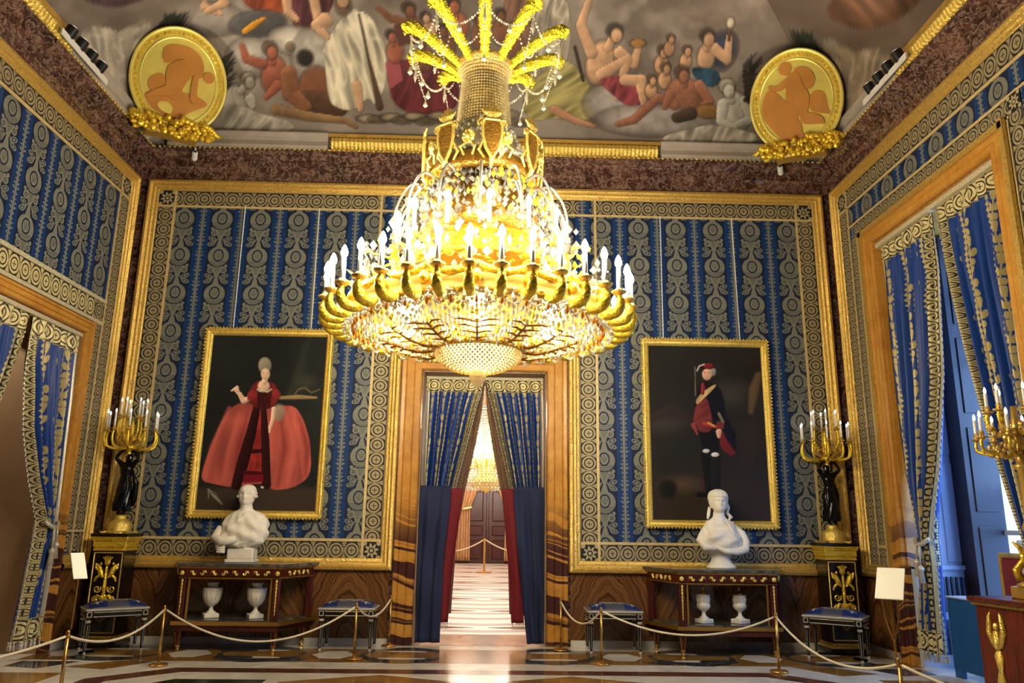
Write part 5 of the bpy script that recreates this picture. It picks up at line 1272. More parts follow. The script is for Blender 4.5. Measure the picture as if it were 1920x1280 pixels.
def candelabrum(loc, label, mir):
    t = thing('candelabrum', label, 'candelabrum', loc); s = mir
    MB().lathe([(.16, 0), (.165, .012), (.15, .02), (.135, .022), (.125, .04), (.13, .09), (.115, .13), (.07, .15), (.055, .17), (.06, .18), (.05, .2)], 8, a0=PI / 8).build('base', 'gilt_bright', t, True)
    m = MB()
    for k in range(4): a = PI / 4 + k * PI / 2; m.tube([(.13 * cos(a), .13 * sin(a), .015), (.19 * cos(a), .19 * sin(a), .01), (.2 * cos(a), .2 * sin(a), .03)], [.015, .012, .01], 6)
    m.build('foot_scroll', 'gilt', t)
    J = {'pel': (0, 0, .56, .058), 'waist': (s * .006, 0, .64, .045), 'chest': (s * .0, -.004, .72, (.062, .05)), 'neck': (-s * .008, 0, .785, .024), 'jaw': (-s * .016, -.012, .815, .03), 'head': (-s * .018, -.004, .845, .042), 'crown': (-s * .018, .006, .88, .028),
         'shl': (-.07, 0, .765, .028), 'ell': (-.125, -.03, .83, .022), 'wrl': (-.07, -.025, .905, .016), 'hal': (-.03, -.02, .915, .018), 'shr': (.068, 0, .765, .028), 'elr': (.128, -.03, .82, .022), 'wrr': (.085, -.02, .895, .016), 'har': (.035, -.015, .915, .018),
         'hl': (-.035, 0, .50, .048), 'kl': (-.04, -.035, .36, .034), 'al': (-.03, .005, .235, .018), 'tl': (-.032, -.05, .212, .014), 'hr': (.035, 0, .50, .048), 'kr': (.03, -.015, .35, .034), 'ar': (.028, .005, .235, .018), 'tr': (.032, -.05, .212, .014)}
    B = [('pel', 'waist'), ('waist', 'chest'), ('chest', 'neck'), ('neck', 'jaw'), ('jaw', 'head'), ('head', 'crown'), ('chest', 'shl'), ('shl', 'ell'), ('ell', 'wrl'), ('wrl', 'hal'), ('chest', 'shr'), ('shr', 'elr'), ('elr', 'wrr'), ('wrr', 'har'),
         ('pel', 'hl'), ('hl', 'kl'), ('kl', 'al'), ('al', 'tl'), ('pel', 'hr'), ('hr', 'kr'), ('kr', 'ar'), ('ar', 'tr')]
    skin_body('figure', J, B, 'bronze', t)
    dr = loft(spline([(.24, .085, .075, 0, .0), (.27, .095, .082, s * .006, 0), (.36, .085, .072, s * .004, -.008), (.48, .078, .066, 0, -.004), (.56, .07, .058, 0, 0), (.63, .056, .048, s * .004, 0), (.69, .068, .058, 0, -.004), (.735, .066, .052, 0, -.004), (.75, .05, .04, 0, 0)], 4), 44,
              lambda a, z, j: .009 * sin(9 * a + 4 * sin(z * 9)) * max(0, 1 - (z - .24) * 2.2) + .004 * sin(17 * a + z * 30) * max(0, 1 - (z - .24) * 1.6))
    dr.build('drapery', 'bronze', t, True)
    MB().tube([(.06, 0, .70), (.10, .04, .55), (.095, .05, .40), (.085, .06, .30)], [.012, .03, .035, .02], 8).build('mantle', 'bronze', t, True)
    hz = .93
    MB().lathe([(.02, -.10), (.028, -.06), (.022, -.03), (.05, 0), (.062, .025), (.04, .05), (.02, .075), (.03, .1), (.022, .16), (.034, .22), (.016, .3), (.012, .34)], 14, (0, 0, hz)).build('stem', 'gilt_yellow', t, True)
    def arm(r, z0, z1, hh, name):
        cp = spline([(.03, hz + z0), (.10, hz + z0 - .035), (r - .03, hz + z0 - .01), (r + .012, hz + z0 + .07), (r, hz + z1)], 5)
        o = MB().tube([(q[0], 0, q[1]) for q in cp], [.009 + .006 * sin(PI * i / len(cp)) for i in range(len(cp))], 7).build(name, 'gilt_yellow', t, True)
        MB().lathe([(.008, -.012), (.018, -.004), (.034, .006), (.034, .012), (.014, .014), (.016, .04), (.013, .042)], 10, (r, 0, hz + z1)).build('drip_pan', 'gilt', o, True)
        MB().lathe([(.0115, .03), (.0115, hh)], 8, (r, 0, hz + z1)).build('candle', 'candle', o, True)
        MB().lathe([(.004, hh), (.009, hh + .012), (.008, hh + .028), (0, hh + .045)], 8, (r, 0, hz + z1)).build('bulb', 'bulb_dim', o, True); return o
    a0 = arm(.265, .03, .20, .19, 'arm')
    for k in range(1, 10): copy_of(a0, t, rot=(0, 0, 2 * PI * k / 10))
    b0 = arm(.14, .14, .35, .19, 'upper_arm')
    for k in range(1, 6): copy_of(b0, t, rot=(0, 0, 2 * PI * k / 6 + .3))
    m = MB()
    for k in range(10):
        a = 2 * PI * k / 10 + .3; m.tube([(.05 * cos(a), .05 * sin(a), hz + .03), (.13 * cos(a), .13 * sin(a), hz + .09), (.10 * cos(a), .10 * sin(a), hz + .15), (.06 * cos(a), .06 * sin(a), hz + .11)], [.008, .012, .010, .004], 6)
    m.build('scrollwork', 'gilt', t); return t
candelabrum((-4.02, -.195, 1.16), 'bronze female figure raising a gilt candelabrum on the left corner pedestal', -1)
candelabrum((3.995, -.195, 1.16), 'bronze female figure raising a gilt candelabrum on the right corner pedestal', 1)

# ------------------------------------------------------------------ stools
def cushion(t, w, d, z):
    n, m_ = 26, 18; vs, fs, us = [], [], []
    for j in range(m_ + 1):
        for i in range(n + 1):
            u, v = i / n * 2 - 1, j / m_ * 2 - 1; h = .055 * (1 - u ** 6) * (1 - v ** 6) + .02 * (1 - u * u) * (1 - v * v); vs.append((u * w / 2, v * d / 2, z + h)); us.append((u * w / 2, v * d / 2))
    for j in range(m_):
        for i in range(n): k = j * (n + 1) + i; fs.append((k, k + 1, k + n + 2, k + n + 1))
    return MB().add(vs, fs, us).build('cushion', 'stool_velvet', t, True)
T_ = Tree('stool_velvet'); u, v = T_.uv(); au, av = T_.absf(u), T_.absf(v)
lyre = T_.lt(T_.absf(T_.hyp(au - .055, (v + .02) / 1.4) - .04), .012); star = T_.lt(T_.mn(T_.absf(au - .19), T_.absf(av - .1)), .012) * T_.lt(T_.hyp(au - .19, av - .1), .05)
mid = T_.lt(au, .10); leaf_ = T_.lt(T_.hyp((au - .125) / .03, (v + .0) / .05), 1.); edge_ = T_.mx(T_.gt(au, .262), T_.gt(av, .187))
wv = T_.noise(T_.vec(u, v), 60, 2)
M['stool_velvet'] = T_.done(T_.mix(T_.mx(lyre, star, leaf_ * .8, edge_ * .25), T_.mix(mid * .45, C4(12, 34, 92), C4(96, 92, 70)), T_.mix(wv, C4(130, 126, 100), C4(200, 194, 164))), .6, 0., .3)
def stool(loc, rz, label):
    w, d = .58, .40; t = thing('stool', label, 'stool', loc, rz)
    cushion(t, w, d, .43)
    MB().bbox(-w / 2 - .008, w / 2 + .008, -d / 2 - .008, d / 2 + .008, .412, .434, .006).build('silver_moulding', 'silver_braid', t)
    ap = MB().bbox(-w / 2, w / 2, -d / 2, d / 2, .345, .413, .004).build('apron', 'ebony', t)
    m = MB()
    for y in (-d / 2 - .002, d / 2 + .002):
        for z in (.358, .40): m.tube([(-w / 2 + .07, y, z), (w / 2 - .07, y, z)], .004, 5)
    for x in (-w / 2 - .002, w / 2 + .002):
        for z in (.358, .40): m.tube([(x, -d / 2 + .07, z), (x, d / 2 - .07, z)], .004, 5)
    m.build('silver_line', 'silver_braid', ap)
    for sx in (-1, 1):
        for sy in (-1, 1):
            x, y = sx * (w / 2 - .03), sy * (d / 2 - .03)
            lg = MB().lathe([(.012, 0), (.016, .012), (.010, .02), (.013, .03), (.022, .30), (.027, .315), (.018, .325), (.026, .345)], 12, (x, y, 0)).build('leg', 'ebony', t)
            m = MB()
            for k in range(4): a = k * PI / 2; m.tube([(x + .0125 * cos(a), y + .0125 * sin(a), .05), (x + .021 * cos(a), y + .021 * sin(a), .28)], .0025, 5)
            m.lathe([(.013, 0), (.017, .012), (.0105, .02), (.014, .032)], 12, (x, y, 0)); m.lathe([(.023, .30), (.028, .315), (.019, .325)], 12, (x, y, 0)); m.build('silver_fluting', 'silver_braid', lg)
            c = .036; bm2 = MB(); z0, z1 = .358, .402; yy = y + sy * .031
            for a, b in (((-.02, z0), (.02, z0)), ((.02, z0), (.02, z1)), ((.02, z1), (-.02, z1)), ((-.02, z1), (-.02, z0))): bm2.tube([(x + a[0], yy, a[1]), (x + b[0], yy, b[1])], .005, 4)
            bm2.build('corner_block', 'silver_braid', lg)
    return t
stool((-3.78, -.585, 0), .60, 'blue velvet stool with silvered legs, set askew before the left corner pedestal')
stool((-1.40, -.32, 0), 0, 'blue velvet stool with silvered legs between left console and doorway')
stool((1.45, -.32, 0), 0, 'blue velvet stool with silvered legs between doorway and right console')
stool((3.76, -.64, 0), -.62, 'blue velvet stool with silvered legs, set askew before the right corner pedestal')

# ------------------------------------------------------------------ rope barrier
POST = {'L0': (-3.72, -4.6), 'L1': (-2.905, -3.19), 'L2': (-2.94, -1.42), 'L3': (-1.22, -.97), 'L4': (-.985, -.11), 'R1': (.885, -.30), 'R2': (1.21, -1.13), 'R3': (2.83, -1.46), 'R4': (2.665, -4.05), 'R5': (3.3, -5.3)}
WHERE = {'L0': 'nearest the camera on the left', 'L1': 'carrying the slanting left card', 'L2': 'in front of the left console', 'L3': 'in front of the left stool by the doorway', 'L4': 'against the left door jamb',
         'R1': 'against the right door jamb', 'R2': 'in front of the right stool by the doorway', 'R3': 'in front of the right console', 'R4': 'carrying the card on a lyre stand', 'R5': 'nearest the camera on the right'}
for k, (x, y) in POST.items():
    t = thing('stanchion', 'slim brass barrier post ' + WHERE[k], 'barrier post', (x, y, .003), group='brass barrier posts')
    MB().lathe([(.085, 0), (.085, .012), (.075, .018), (.02, .024), (.014, .04)], 24).build('base', 'brass', t, True)
    MB().lathe([(.0125, .02), (.0125, .49)], 12).build('pole', 'brass', t, True)
    MB().lathe([(.013, .48), (.019, .485), (.019, .497), (.012, .505), (.017, .515), (.009, .53), (0, .532)], 14).build('finial', 'brass', t, True)
def rope(a, b, sag, label):
    p, q = Vector((*POST[a], .49)), Vector((*POST[b], .49)); d = (q - p).normalized(); p, q = p + d * .019, q - d * .019; path = []
    for i in range(29):
        s = i / 28; c = p.lerp(q, s); c.z -= sag * 4 * s * (1 - s); path.append(c)
    o = MB().tube(path, .0095, 8).build('rope', 'rope', None, True); tag(o, label, 'rope', 'cream barrier ropes')
rope('L0', 'L1', .10, 'cream rope running from the left card post out of frame'); rope('L1', 'L2', .13, 'cream rope hanging in front of the left corner stool'); rope('L2', 'L3', .30, 'cream rope sagging across the front of the left console'); rope('L3', 'L4', .13, 'short cream rope looped to the left door jamb')
rope('R1', 'R2', .16, 'short cream rope looped to the right door jamb'); rope('R2', 'R3', .19, 'cream rope sagging across the front of the right console'); rope('R3', 'R4', .17, 'cream rope hanging in front of the right corner stool'); rope('R4', 'R5', .10, 'cream rope running from the right card post out of frame')
# cards on stands
def card(loc, w, h, tilt, lean, label, lyre):
    t = thing('information_card', label, 'card', loc); hz = loc[2]
    sl = MB().bbox(-w / 2, w / 2, -.004, .004, -h / 2, h / 2, .002).build('card', 'card', t); sl.location = (.0, 0, .44); sl.rotation_euler = (lean, tilt, -.62 if lyre else .8)
    bk = MB().bbox(-w / 2, w / 2, .004, .008, -h / 2, h / 2, .002).build('backing', 'brass', sl)
    MB().tube([(0, .012, 0), (0, .02, .38)], .006, 8).build('rod', 'brass', t)
    if lyre:
        for sg in (-1, 1): MB().tube(spline([(0, .012, .08), (sg * .025, .014, .16), (sg * .045, .016, .25), (sg * .05, .02, .37)], 4), .005, 6).build('lyre_arm', 'brass', t)
    return t
card((-2.895, -3.19, .536), .095, .22, 0, -.65, 'plain white card tilted on a thin rod at the left barrier', False)
card((2.655, -4.05, .536), .165, .26, 0, -.8, 'blank cream card on a lyre stand at the right barrier', True)

# ------------------------------------------------------------------ curtains
def fringe(m, pts, l=.05, r=.009):
    for p in pts:
        m.gem((p[0], p[1], p[2] - .012), r, .014); m.lathe([(.002, 0), (r, -l * .4), (r * .9, -l), (0, -l)][::-1], 5, (p[0], p[1], p[2] - .02))
def damask_curtain(name, label, rows, lead_b, xf, amp=.035, folds=7, cw=1.3, seed=0., bottom=True, band=.15, tie=None, top=.2):
    """lead_b: True when edge B is the leading edge; xf maps local (along, depth, z) to the room"""
    R0 = sorted(rows, key=lambda r: -r[0]); o3 = xf(Vector((0, 0, 0)))
    t = thing(name, label, 'curtain', (xf(Vector(((R0[-1][1] + R0[-1][2]) / 2, 0, 0)))[0], xf(Vector(((R0[-1][1] + R0[-1][2]) / 2, 0, 0)))[1], R0[-1][0])); off = Vector(t.location)
    g_ = lambda p: Vector(xf(p)) - off
    dr, surf = cloth('drape', rows, 'curtain_damask', t, amp, folds, cw, 90, 60, seed=seed, xf=g_)
    a0, a1 = (1 - band, 1.) if lead_b else (0., band)
    cloth('border_band', rows, 'border_small', t, amp, folds, cw, 14, 60, a0, a1, -.008, 'strip', seed, xf=g_)
    a0, a1 = (0., .06) if lead_b else (.94, 1.)
    cloth('side_braid', rows, 'silver_braid', t, amp, folds, cw, 5, 60, a0, a1, -.006, 'strip', seed, xf=g_)
    # heading with ring-pattern band
    zt = R0[0][0]; zs = [r[0] for r in R0][::-1]
    hd = [(zt + .02, R0[0][1], R0[0][2]), (zt - top, float(np.interp(zt - top, zs, [r[1] for r in R0][::-1])), float(np.interp(zt - top, zs, [r[2] for r in R0][::-1])))]
    n = 60; vs, fs, us = [], [], []
    for j in range(3):
        for i in range(n + 1):
            a = i / n; b = j / 2 * (top / (R0[0][0] - R0[-1][0])); p = surf(a, b); p.y -= .012; vs.append(g_(p)); us.append((a * abs(R0[0][2] - R0[0][1]) * 1.1, (j / 2 - .5) * -.2))
    for j in range(2):
        for i in range(n): k = j * (n + 1) + i; fs.append((k, k + 1, k + n + 2, k + n + 1))
    MB().add(vs, fs, us).build('heading_band', 'border_cream', t, True)
    m = MB(); m.tube([g_(Vector((R0[0][1], -.01, zt + .01))), g_(Vector((R0[0][2], -.01, zt + .01)))], .022, 8); m.build('heading_cord', 'braid_pale', t)
    if bottom:
        zb = R0[-1][0]; vs, fs, us = [], [], []
        for j in range(4):
            for i in range(n + 1):
                a = i / n; p = surf(a, 1 - .2 / (R0[0][0] - zb) * (1 - j / 3)); p.y -= .01; vs.append(g_(p)); us.append((a * cw, (j / 3 - .5) * .2))
        for j in range(3):
            for i in range(n): k = j * (n + 1) + i; fs.append((k, k + 1, k + n + 2, k + n + 1))
        MB().add(vs, fs, us).build('hem_band', 'border_cream', t, True)
        m = MB(); fringe(m, [g_(surf(i / 26, 1.)) for i in range(27)], .06, .011); tag(m.build('tassel_fringe', 'silver_braid', t), kind='stuff')
    m = MB(); le = 1. if lead_b else 0.; fringe(m, [g_(surf(le, b) + Vector((0, -.012, 0))) for b in np.linspace(.05, .97, 60)], .022, .008); tag(m.build('edge_fringe', 'silver_braid', t), kind='stuff')
    if tie:
        z = tie; b = (R0[0][0] - z) / (R0[0][0] - R0[-1][0]); p, q = surf(0, b), surf(1, b); m = MB(); c = (p + q) / 2; w_ = abs(q.x - p.x) / 2 + .03
        m.tube([g_(Vector((c.x + w_ * cos(s), -.05 * sin(s) - .06, z + .03 * cos(2 * s)))) for s in np.linspace(0, PI, 12)], .022, 8); m.build('tieback_cord', 'silver_braid', t, True)
        m = MB()
        for k, dz in enumerate((.0, .06)):
            x = c.x + (-.03 + .06 * k); m.tube([g_(Vector((x, -.12, z))), g_(Vector((x, -.13, z - .16 - dz)))], .011, 6)
            pq = g_(Vector((x, -.13, z - .16 - dz))); m.lathe([(.012, 0), (.034, -.03), (.03, -.05), (.022, -.06), (.034, -.17), (.0, -.175)][::-1], 10, pq)
        m.build('tassel', 'silver_braid', t, True)
    return t
# side doorway on the left wall; local x = distance from the back corner
xl = lambda p: (-W - .035 - p.y * -1., -p.x, p.z)
xl = lambda p: (-W - .03 - p.y, -p.x, p.z)
damask_curtain('curtain', 'blue damask curtain tied back with tassels at the far jamb of the left doorway', [(3.25, 1.70, .84), (2.8, 1.66, .84), (2.17, 1.50, .84), (1.7, 1.27, .85), (1.29, 1.02, .87), (1.1, 1.04, .86), (.6, 1.12, .84), (.16, 1.2, .84)], False, xl, .05, 7, 1.5, .6, tie=1.25)
damask_curtain('curtain', 'blue damask curtain at the near jamb of the left doorway, cut by the frame', [(3.25, 1.74, 2.58), (2.8, 1.82, 2.59), (2.2, 2.05, 2.59), (1.7, 2.3, 2.59), (1.29, 2.42, 2.58), (.6, 2.36, 2.59), (.16, 2.3, 2.59)], False, xl, .05, 7, 1.5, 1.6, tie=1.25)
# tall window on the right wall
xr = lambda p: (W + .06 + p.y, -p.x, p.z)
damask_curtain('curtain', 'tall blue damask curtain tied back at the far side of the window', [(4.42, 1.02, 2.05), (3.83, 1.02, 2.06), (2.79, 1.02, 1.92), (1.9, 1.06, 1.66), (1.5, 1.16, 1.5), (1.23, 1.26, 1.42), (1.0, 1.22, 1.44), (.3, 1.04, 1.42), (.16, 1.03, 1.42)], True, xr, .055, 8, 1.8, .2, tie=1.2, band=.17)
damask_curtain('curtain', 'tall blue damask curtain gathered at the near side of the window behind the gilt candelabrum', [(4.42, 2.09, 3.1), (3.8, 2.14, 3.1), (2.9, 2.32, 3.1), (2.2, 2.5, 3.1), (1.5, 2.72, 3.1), (1.23, 2.82, 3.08), (.8, 2.76, 3.1), (.16, 2.68, 3.1)], False, xr, .055, 8, 1.8, 2.2, tie=1.2, band=.17)
pm_ = holder('trim_12'); MB().box(W - .01, W + .05, -3.12, -1.01, 4.40, 4.45).build('curtain_rail', 'braid_pale', pm_); MB().box(-W - .05, -W + .01, -2.60, -.83, 3.24, 3.28).build('curtain_rail', 'braid_pale', pm_)
# doorway curtains
xb = lambda p: (p.x, .235 + p.y, p.z)
for sg in (-1, 1):
    sd = 'left' if sg < 0 else 'right'
    rows = [(3.05, sg * .715, sg * .005), (2.71, sg * .715, sg * .10), (2.2, sg * .715, sg * .22), (1.72, sg * .715, sg * .335), (1.2, sg * .715, sg * .42), (.3, sg * .715, sg * .46)]
    damask_curtain('curtain', f'blue and gold damask curtain parted at the {sd} of the central doorway', rows, True, xb, .05, 6, 1.5, .9 * sg, False, .13, top=.16)
    t = thing('curtain_lining', f'brown curtain lining showing along the {sd} edge of the doorway gap', 'curtain', (0, 0, 0))
    cloth('lining', [(3.02, sg * .35, sg * .008), (2.71, sg * .36, sg * .03), (2.2, sg * .40, sg * .115), (1.72, sg * .45, sg * .215), (1.2, sg * .5, sg * .30), (.3, sg * .5, sg * .34)], 'brown_lining', t, .015, 3, 1., 30, 40, xf=lambda p: (p.x, .36 + p.y, p.z))
    m = MB(); fringe(m, [(sg * float(np.interp(z, [.3, 1.72, 2.2, 2.71, 3.02], [.34, .215, .115, .03, .008])), .345, z) for z in np.linspace(1.75, 2.95, 26)], .018, .008); tag(m.build('pearl_edge', 'silver_braid', t), kind='stuff')
    t = thing('dust_cloth', f'plain dark blue protective cloth wrapped round the lower {sd} doorway curtain', 'cloth', (0, 0, .07))
    o, s_ = cloth('cloth', [(1.745, sg * .722, sg * .365), (1.5, sg * .722, sg * .375), (.9, sg * .722, sg * .43), (.02, sg * .722, sg * (.445 if sg < 0 else .53))], 'blue_cloth', t, .018, 2.2, 1., 40, 40, seed=sg, xf=lambda p: (p.x, .05 + p.y + .02 * sin(p.z * 7 + p.x * 9), p.z - .07), thick=.006)
    t = thing('red_cloth', f'dark red lining cloth beside the blue cover on the {sd} of the doorway', 'cloth', (0, 0, .22))
    cloth('cloth', [(1.725, sg * .40, sg * .225), (1.2, sg * .44, sg * .28), (.7, sg * .47, sg * .33), (.23, sg * .5, sg * .36)], 'red_cloth', t, .012, 1.6, 1., 24, 30, xf=lambda p: (p.x, .115 + p.y, p.z - .22), thick=.006)
    m = MB(); fringe(m, [(sg * x, .11, .012) for x in np.linspace(.37, .5, 7)], .05, .008); tag(m.build('fringe', 'silver_braid', t), kind='stuff')
# ------------------------------------------------------------------ corner roundels
def roundel(loc, rz, label, flip):
    t = thing('roundel', label, 'medallion', loc, rz); rx, rz_ = .53, .635; tl = .24
    def el(kx, kz, n=72): return [(kx * cos(2 * PI * i / n), kz * sin(2 * PI * i / n)) for i in range(n)]
    d = bpy.data.objects.new('disc', None)
    body = MB().prism(el(rx, rz_), -.05, .03, 'y').build('disc', 'gilt_roundel', t)
    body.rotation_euler = (tl, 0, 0); body.location = (0, -.13, .66)
    m = MB(); m.tube([(x, -.055, z) for x, z in el(rx * .985, rz_ * .985)] + [(rx * .985, -.055, 0)], .022, 8, False); m.tube([(x, -.055, z) for x, z in el(rx * .80, rz_ * .81)] + [(rx * .80, -.055, 0)], .011, 6, False); m.build('rim', 'gilt_roundel', body)
    m = MB()
    for i in range(58):
        a = 2 * PI * i / 58; x, z = rx * .89 * cos(a), rz_ * .895 * sin(a); m.ball((x, -.055, z), (.021, .010, .028), 6, 4)
        if i % 2: m.tube([(x, -.058, z - .02), (x + .02 * sin(a), -.064, z + .03)], [.010, .004], 5)
    tag(m.build('leaf_wreath', 'gilt_yellow', body), kind='stuff')
    # low flat relief: stooping nude with billowing cloak over a rock / striding nude with cloak between rocks
    cx, cy, hx, hy = ((435, 570, 400, 460), (475, 570, 410, 490))[flip < 0]
    def plate(pts, y, nm='relief_plate', mat='roundel_figure'):
        P = np.array(pts, float)
        for _ in range(2): Q = np.roll(P, -1, 0); P = np.stack([.75 * P + .25 * Q, .25 * P + .75 * Q], 1).reshape(-1, 2)
        pts = P.tolist()
        MB().prism([((px - cx) / hx * rx, (cy - py) / hy * rz_) for px, py in pts], -.052 - y, -.045, 'y').build(nm, mat, body)
    def disk(px, py, r, y): plate([(px + r * cos(k * .4), py + r * 1.08 * sin(k * .4)) for k in range(16)][::-1], y)
    if flip > 0:
        plate([(170, 740), (320, 690), (440, 660), (600, 660), (720, 710), (620, 780), (540, 830), (500, 900), (420, 930), (330, 890), (240, 860), (180, 800)], .010)
        plate([(285, 800), (345, 770), (420, 800), (410, 890), (300, 850)], .014, 'relief_plate', 'gilt_roundel')
        plate([(270, 330), (330, 275), (470, 255), (580, 300), (630, 400), (620, 450), (560, 420), (480, 365), (380, 400), (310, 460), (275, 420)], .014)
        plate([(190, 610), (250, 560), (300, 545), (330, 590), (330, 690), (240, 720), (195, 700)], .014)
        plate([(315, 480), (400, 400), (500, 362), (580, 385), (645, 450), (600, 515), (545, 485), (505, 560), (480, 610), (465, 670), (440, 760), (330, 720), (330, 610)], .024)
        plate([(545, 485), (595, 475), (592, 640), (615, 715), (600, 738), (545, 728), (538, 620)], .030); plate([(330, 640), (430, 650), (440, 705), (330, 735), (240, 750), (190, 795), (205, 730), (290, 675)], .030); disk(678, 480, 46, .026)
    else:
        plate([(160, 560), (210, 440), (250, 400), (330, 470), (380, 560), (480, 600), (480, 740), (500, 900), (440, 960), (330, 930), (230, 780), (170, 680)], .010)
        plate([(600, 510), (740, 520), (740, 700), (790, 770), (720, 740), (580, 700)], .010); plate([(470, 270), (570, 252), (650, 330), (668, 420), (620, 492), (560, 470), (520, 380)], .016)
        plate([(408, 335), (480, 288), (530, 310), (545, 420), (605, 540), (582, 640), (565, 725), (490, 745), (470, 600), (380, 570), (400, 470)], .024); disk(410, 248, 58, .026)
        plate([(420, 330), (320, 408), (250, 368), (238, 400), (310, 452), (425, 420)], .030); plate([(500, 705), (585, 705), (690, 760), (715, 840), (655, 825), (500, 800)], .030); plate([(430, 740), (505, 770), (505, 905), (570, 930), (430, 955)], .020)
    # gilt bracket of masks and leaves under it
    m = MB(); rng = random.Random(3)
    for i in range(150):
        x = rng.uniform(-.46, .46); z = rng.uniform(-.05 + abs(x) * .1, .2 - abs(x) * .1); y = -.11 + rng.uniform(-.06, .05); m.ball((x, y, z), (rng.uniform(.025, .05), .035, rng.uniform(.025, .055)), 6, 4)
    for sg in (-1, 1):
        m.tube([(sg * .30, -.08, .12), (sg * .44, -.08, .16), (sg * .52, -.06, .10), (sg * .58, -.04, .12)], [.04, .035, .03, .01], 8)
    m.build('bracket', 'gilt_yellow', t, True)
    MB().bbox(-.30, .30, -.10, .10, -.02, .06, .02).build('bracket_base', 'gilt', t); return t
plain('gilt_roundel', C4(255, 230, 118), .36, .45, noise=(8, .1)); plain('roundel_figure', C4(196, 134, 58), .5, .15, noise=(6, .08))
roundel((-3.83, -.58, 5.80), .50, 'large gilt oval roundel of a stooping figure in the left ceiling corner', 1)
roundel((3.82, -.58, 5.75), -.50, 'large gilt oval roundel of a striding figure in the right ceiling corner', -1)

# ------------------------------------------------------------------ fixtures up on the cornice
def camera_unit(loc, rz, label):
    t = thing('security_camera', label, 'camera', loc, rz)
    MB().lathe([(.02, 0), (.022, .03), (.012, .04), (.012, .09)], 12).build('mount', 'steel_white', t)
    c = MB().lathe([(.03, -.06), (.034, -.05), (.034, .05), (.026, .06)], 14).build('housing', 'steel_white', t, loc=(0, -.03, -.02), rot=(PI / 2 - .5, 0, 0)); MB().lathe([(.018, 0), (.016, .01), (0, .012)], 12, (0, 0, .058)).build('lens', 'black_metal', c)
camera_unit((-3.68, -.20, 5.75), .4, 'small white camera fixed under the left roundel'); camera_unit((3.70, -.20, 5.75), -.4, 'small white camera fixed under the right roundel')
for sg, wd in ((-1, 'left'), (1, 'right')):
    t = thing('spotlight_bar', f'white bar of small black spotlights resting on the {wd} cornice', 'spotlights', (sg * (W - .215), -2.0, 5.90), sg * -PI / 2)
    MB().box(-.45, .45, -.05, -.035, -.03, .035).build('bar', 'steel_white', t)
    for i in range(4):
        x = -.30 + i * .2; s0 = MB().lathe([(.05, -.06), (.055, -.04), (.055, .06), (.045, .065)], 14).build('spot_head', 'black_metal', t, loc=(x, -.03, .09), rot=(.5, 0, 0)); MB().lathe([(.044, .064), (.03, .07), (0, .072)], 14).build('lens', 'bulb_dim', s0)
        MB().tube([(x, -.04, 0), (x, -.03, .06)], .012, 6).build('stem', 'black_metal', t)
    d = Vector((-sg * 2.6, -.3, 2.2)); 
    add_light('ceiling_wash', 'SPOT', (sg * (W - .4), -2.0, 6.14), 55, (1, .86, .66), .08, d.to_track_quat('-Z', 'Y').to_euler(), spot=2.6)
# ------------------------------------------------------------------ by the window: blue board, cabinet, gilt candelabrum, chair
t = thing('blue_panel', 'low blue painted board standing across the window niche', 'panel', (W + .05, -2.2, 0))
MB().bbox(-.02, .02, -.40, .62, .07, .70, .006).build('board', 'blue_panel', t); MB().bbox(-.03, .16, -.40, .62, .70, .715, .003).build('lit_top_edge', 'frame_paint', t)  # pale top strip stands for light catching the board's upper edge
for y in (-.36, .54): MB().bbox(-.02, .02, y - .05, y + .07, 0, .075, .004).build('foot', 'blue_panel', t)
t = thing('cabinet', 'cherry wood cabinet with gilt winged figure mount beside the window', 'cabinet', (4.06, -3.72, 0), .10)
MB().bbox(-.25, .25, -.68, .62, .05, .80, .01).build('body', 'cherry', t); MB().bbox(-.29, .27, -.72, .66, .80, .835, .01).build('top', 'cherry', t); MB().bbox(-.275, .26, -.70, .64, .775, .80, .006).build('gilt_moulding', 'gilt_dark', t); MB().bbox(-.27, .26, -.70, .64, 0, .06, .01).build('plinth', 'cherry', t)
for y in (.42, -.45):
    m = MB(); x = -.256
    for sg in (-1, 1): m.tube([(x, y + sg * .03, .50), (x, y + sg * .07, .60), (x, y + sg * .06, .70), (x, y + sg * .045, .74)], [.016, .022, .016, .005], 8)
    m.ball((x, y, .64), (.02, .022, .028), 8, 6); m.tube([(x, y, .61), (x, y, .52), (x, y, .48)], [.022, .034, .02], 8); m.tube([(x, y, .48), (x, y, .44), (x, y, .34), (x, y, .26), (x, y, .20), (x, y, .12)], [.02, .042, .022, .042, .014, .008], 10, True, .6); m.build('winged_mount', 'gilt_bright', t, True)
t = thing('candelabrum', 'tall branching gilt candelabrum standing on the cherry cabinet at the frame edge', 'candelabrum', (4.05, -3.42, .835))
MB().bbox(-.125, .125, -.125, .125, 0, .085, .008).build('plinth', 'gilt_smooth', t); MB().lathe([(.125, .085), (.13, .10), (.09, .125), (.05, .14)], 20).build('base', 'gilt', t, True)
m = MB(); rng = random.Random(8)
for k in range(3):
    a = 2 * PI * k / 3 + .5; m.tube([(.10 * cos(a), .10 * sin(a), .13), (.12 * cos(a), .12 * sin(a), .2), (.06 * cos(a), .06 * sin(a), .28), (.08 * cos(a), .08 * sin(a), .36), (.12 * cos(a), .12 * sin(a), .40)], [.03, .025, .022, .018, .01], 8)
m.build('volute_feet', 'gilt_yellow', t, True)
MB().lathe([(.03, .14), (.05, .25), (.03, .33), (.022, .4), (.03, .45), (.05, .5), (.03, .56), (.026, .62), (.03, .92), (.055, .94), (.055, .955), (.03, .97), (.035, 1.02), (.018, 1.08), (.03, 1.2), (.02, 1.4)], 18).build('shaft', 'gilt_smooth', t, True)
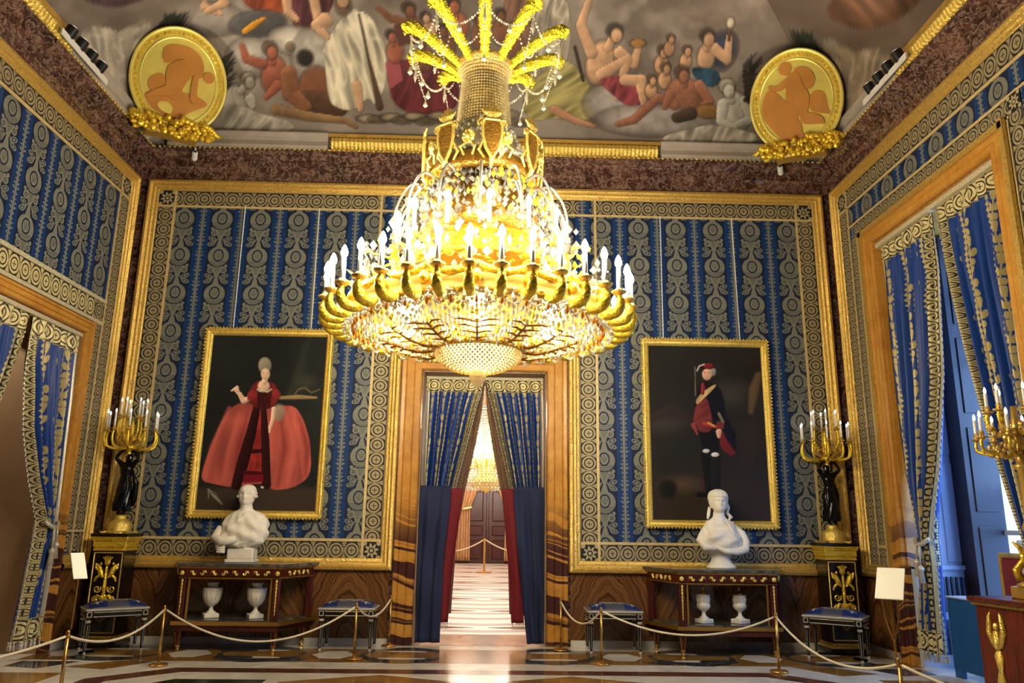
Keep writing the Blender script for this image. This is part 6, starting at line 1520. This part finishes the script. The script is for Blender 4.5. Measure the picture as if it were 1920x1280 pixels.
def big_arm(r, z0, z1):
    cp = spline([(.02, z0), (.08, z0 - .04), (r - .02, z0 + .0), (r + .01, z1 - .06), (r, z1)], 5); o = MB().tube([(q[0], 0, q[1]) for q in cp], .012, 8).build('arm', 'gilt_yellow', t, True)
    m = MB(); m.lathe([(.01, -.02), (.02, -.01), (.04, .0), (.042, .008), (.016, .012), (.02, .045), (.014, .05)], 10, (r, 0, z1))
    m.build('drip_pan', 'gilt', o); m = MB()
    for k in range(5): m.ball((.05 + k * r / 6, .015 * (-1) ** k, z0 - .01 + .03 * sin(k * 2.)), (.02, .014, .022), 6, 4)
    tag(m.build('leaf_beads', 'gilt', o), kind='stuff'); MB().lathe([(.0125, .03), (.0125, .15)], 8, (r, 0, z1)).build('candle', 'candle', o); MB().lathe([(.005, .15), (.011, .165), (.009, .185), (0, .205)], 8, (r, 0, z1)).build('bulb', 'bulb_dim', o, True); return o
m = MB(); rng = random.Random(12)
for i in range(70):
    a, r_ = rng.uniform(0, 2 * PI), rng.uniform(.04, .2); m.ball((r_ * cos(a), r_ * sin(a), 1.02 + rng.uniform(0, .26)), (rng.uniform(.012, .028), rng.uniform(.012, .028), rng.uniform(.015, .035)), 6, 4)
tag(m.build('foliage', 'gilt', t, True), kind='stuff')
a0 = big_arm(.27, 1.06, 1.16)
for k in range(1, 8): copy_of(a0, t, rot=(0, 0, 2 * PI * k / 8))
a0 = big_arm(.17, 1.22, 1.36); a0.rotation_euler = (0, 0, .4)
for k in range(1, 6): copy_of(a0, t, rot=(0, 0, 2 * PI * k / 6 + .4))
t = thing('armchair', 'red velvet chair back with gilt frame behind the cabinet by the window', 'chair', (5.0, -2.17, 0), PI / 2)
MB().bbox(-.24, .24, -.22, .22, .40, .47, .03).build('seat', 'red_velvet', t); MB().bbox(-.22, .22, .20, .25, .60, 1.08, .02).build('backrest', 'red_velvet', t)
m = MB()
for a, b in (((-.24, .5), (-.24, 1.1)), ((-.24, 1.1), (.24, 1.1)), ((.24, 1.1), (.24, .5)), ((-.24, .58), (.24, .58))): m.tube([(a[0], .225, a[1]), (b[0], .225, b[1])], .025, 8)
m.build('back_frame', 'gilt_smooth', t)
for x in (-.21, .21):
    for y in (-.19, .21): MB().lathe([(.014, 0), (.025, .38), (.03, .41)], 10, (x, y, 0)).build('leg', 'gilt_smooth', t)
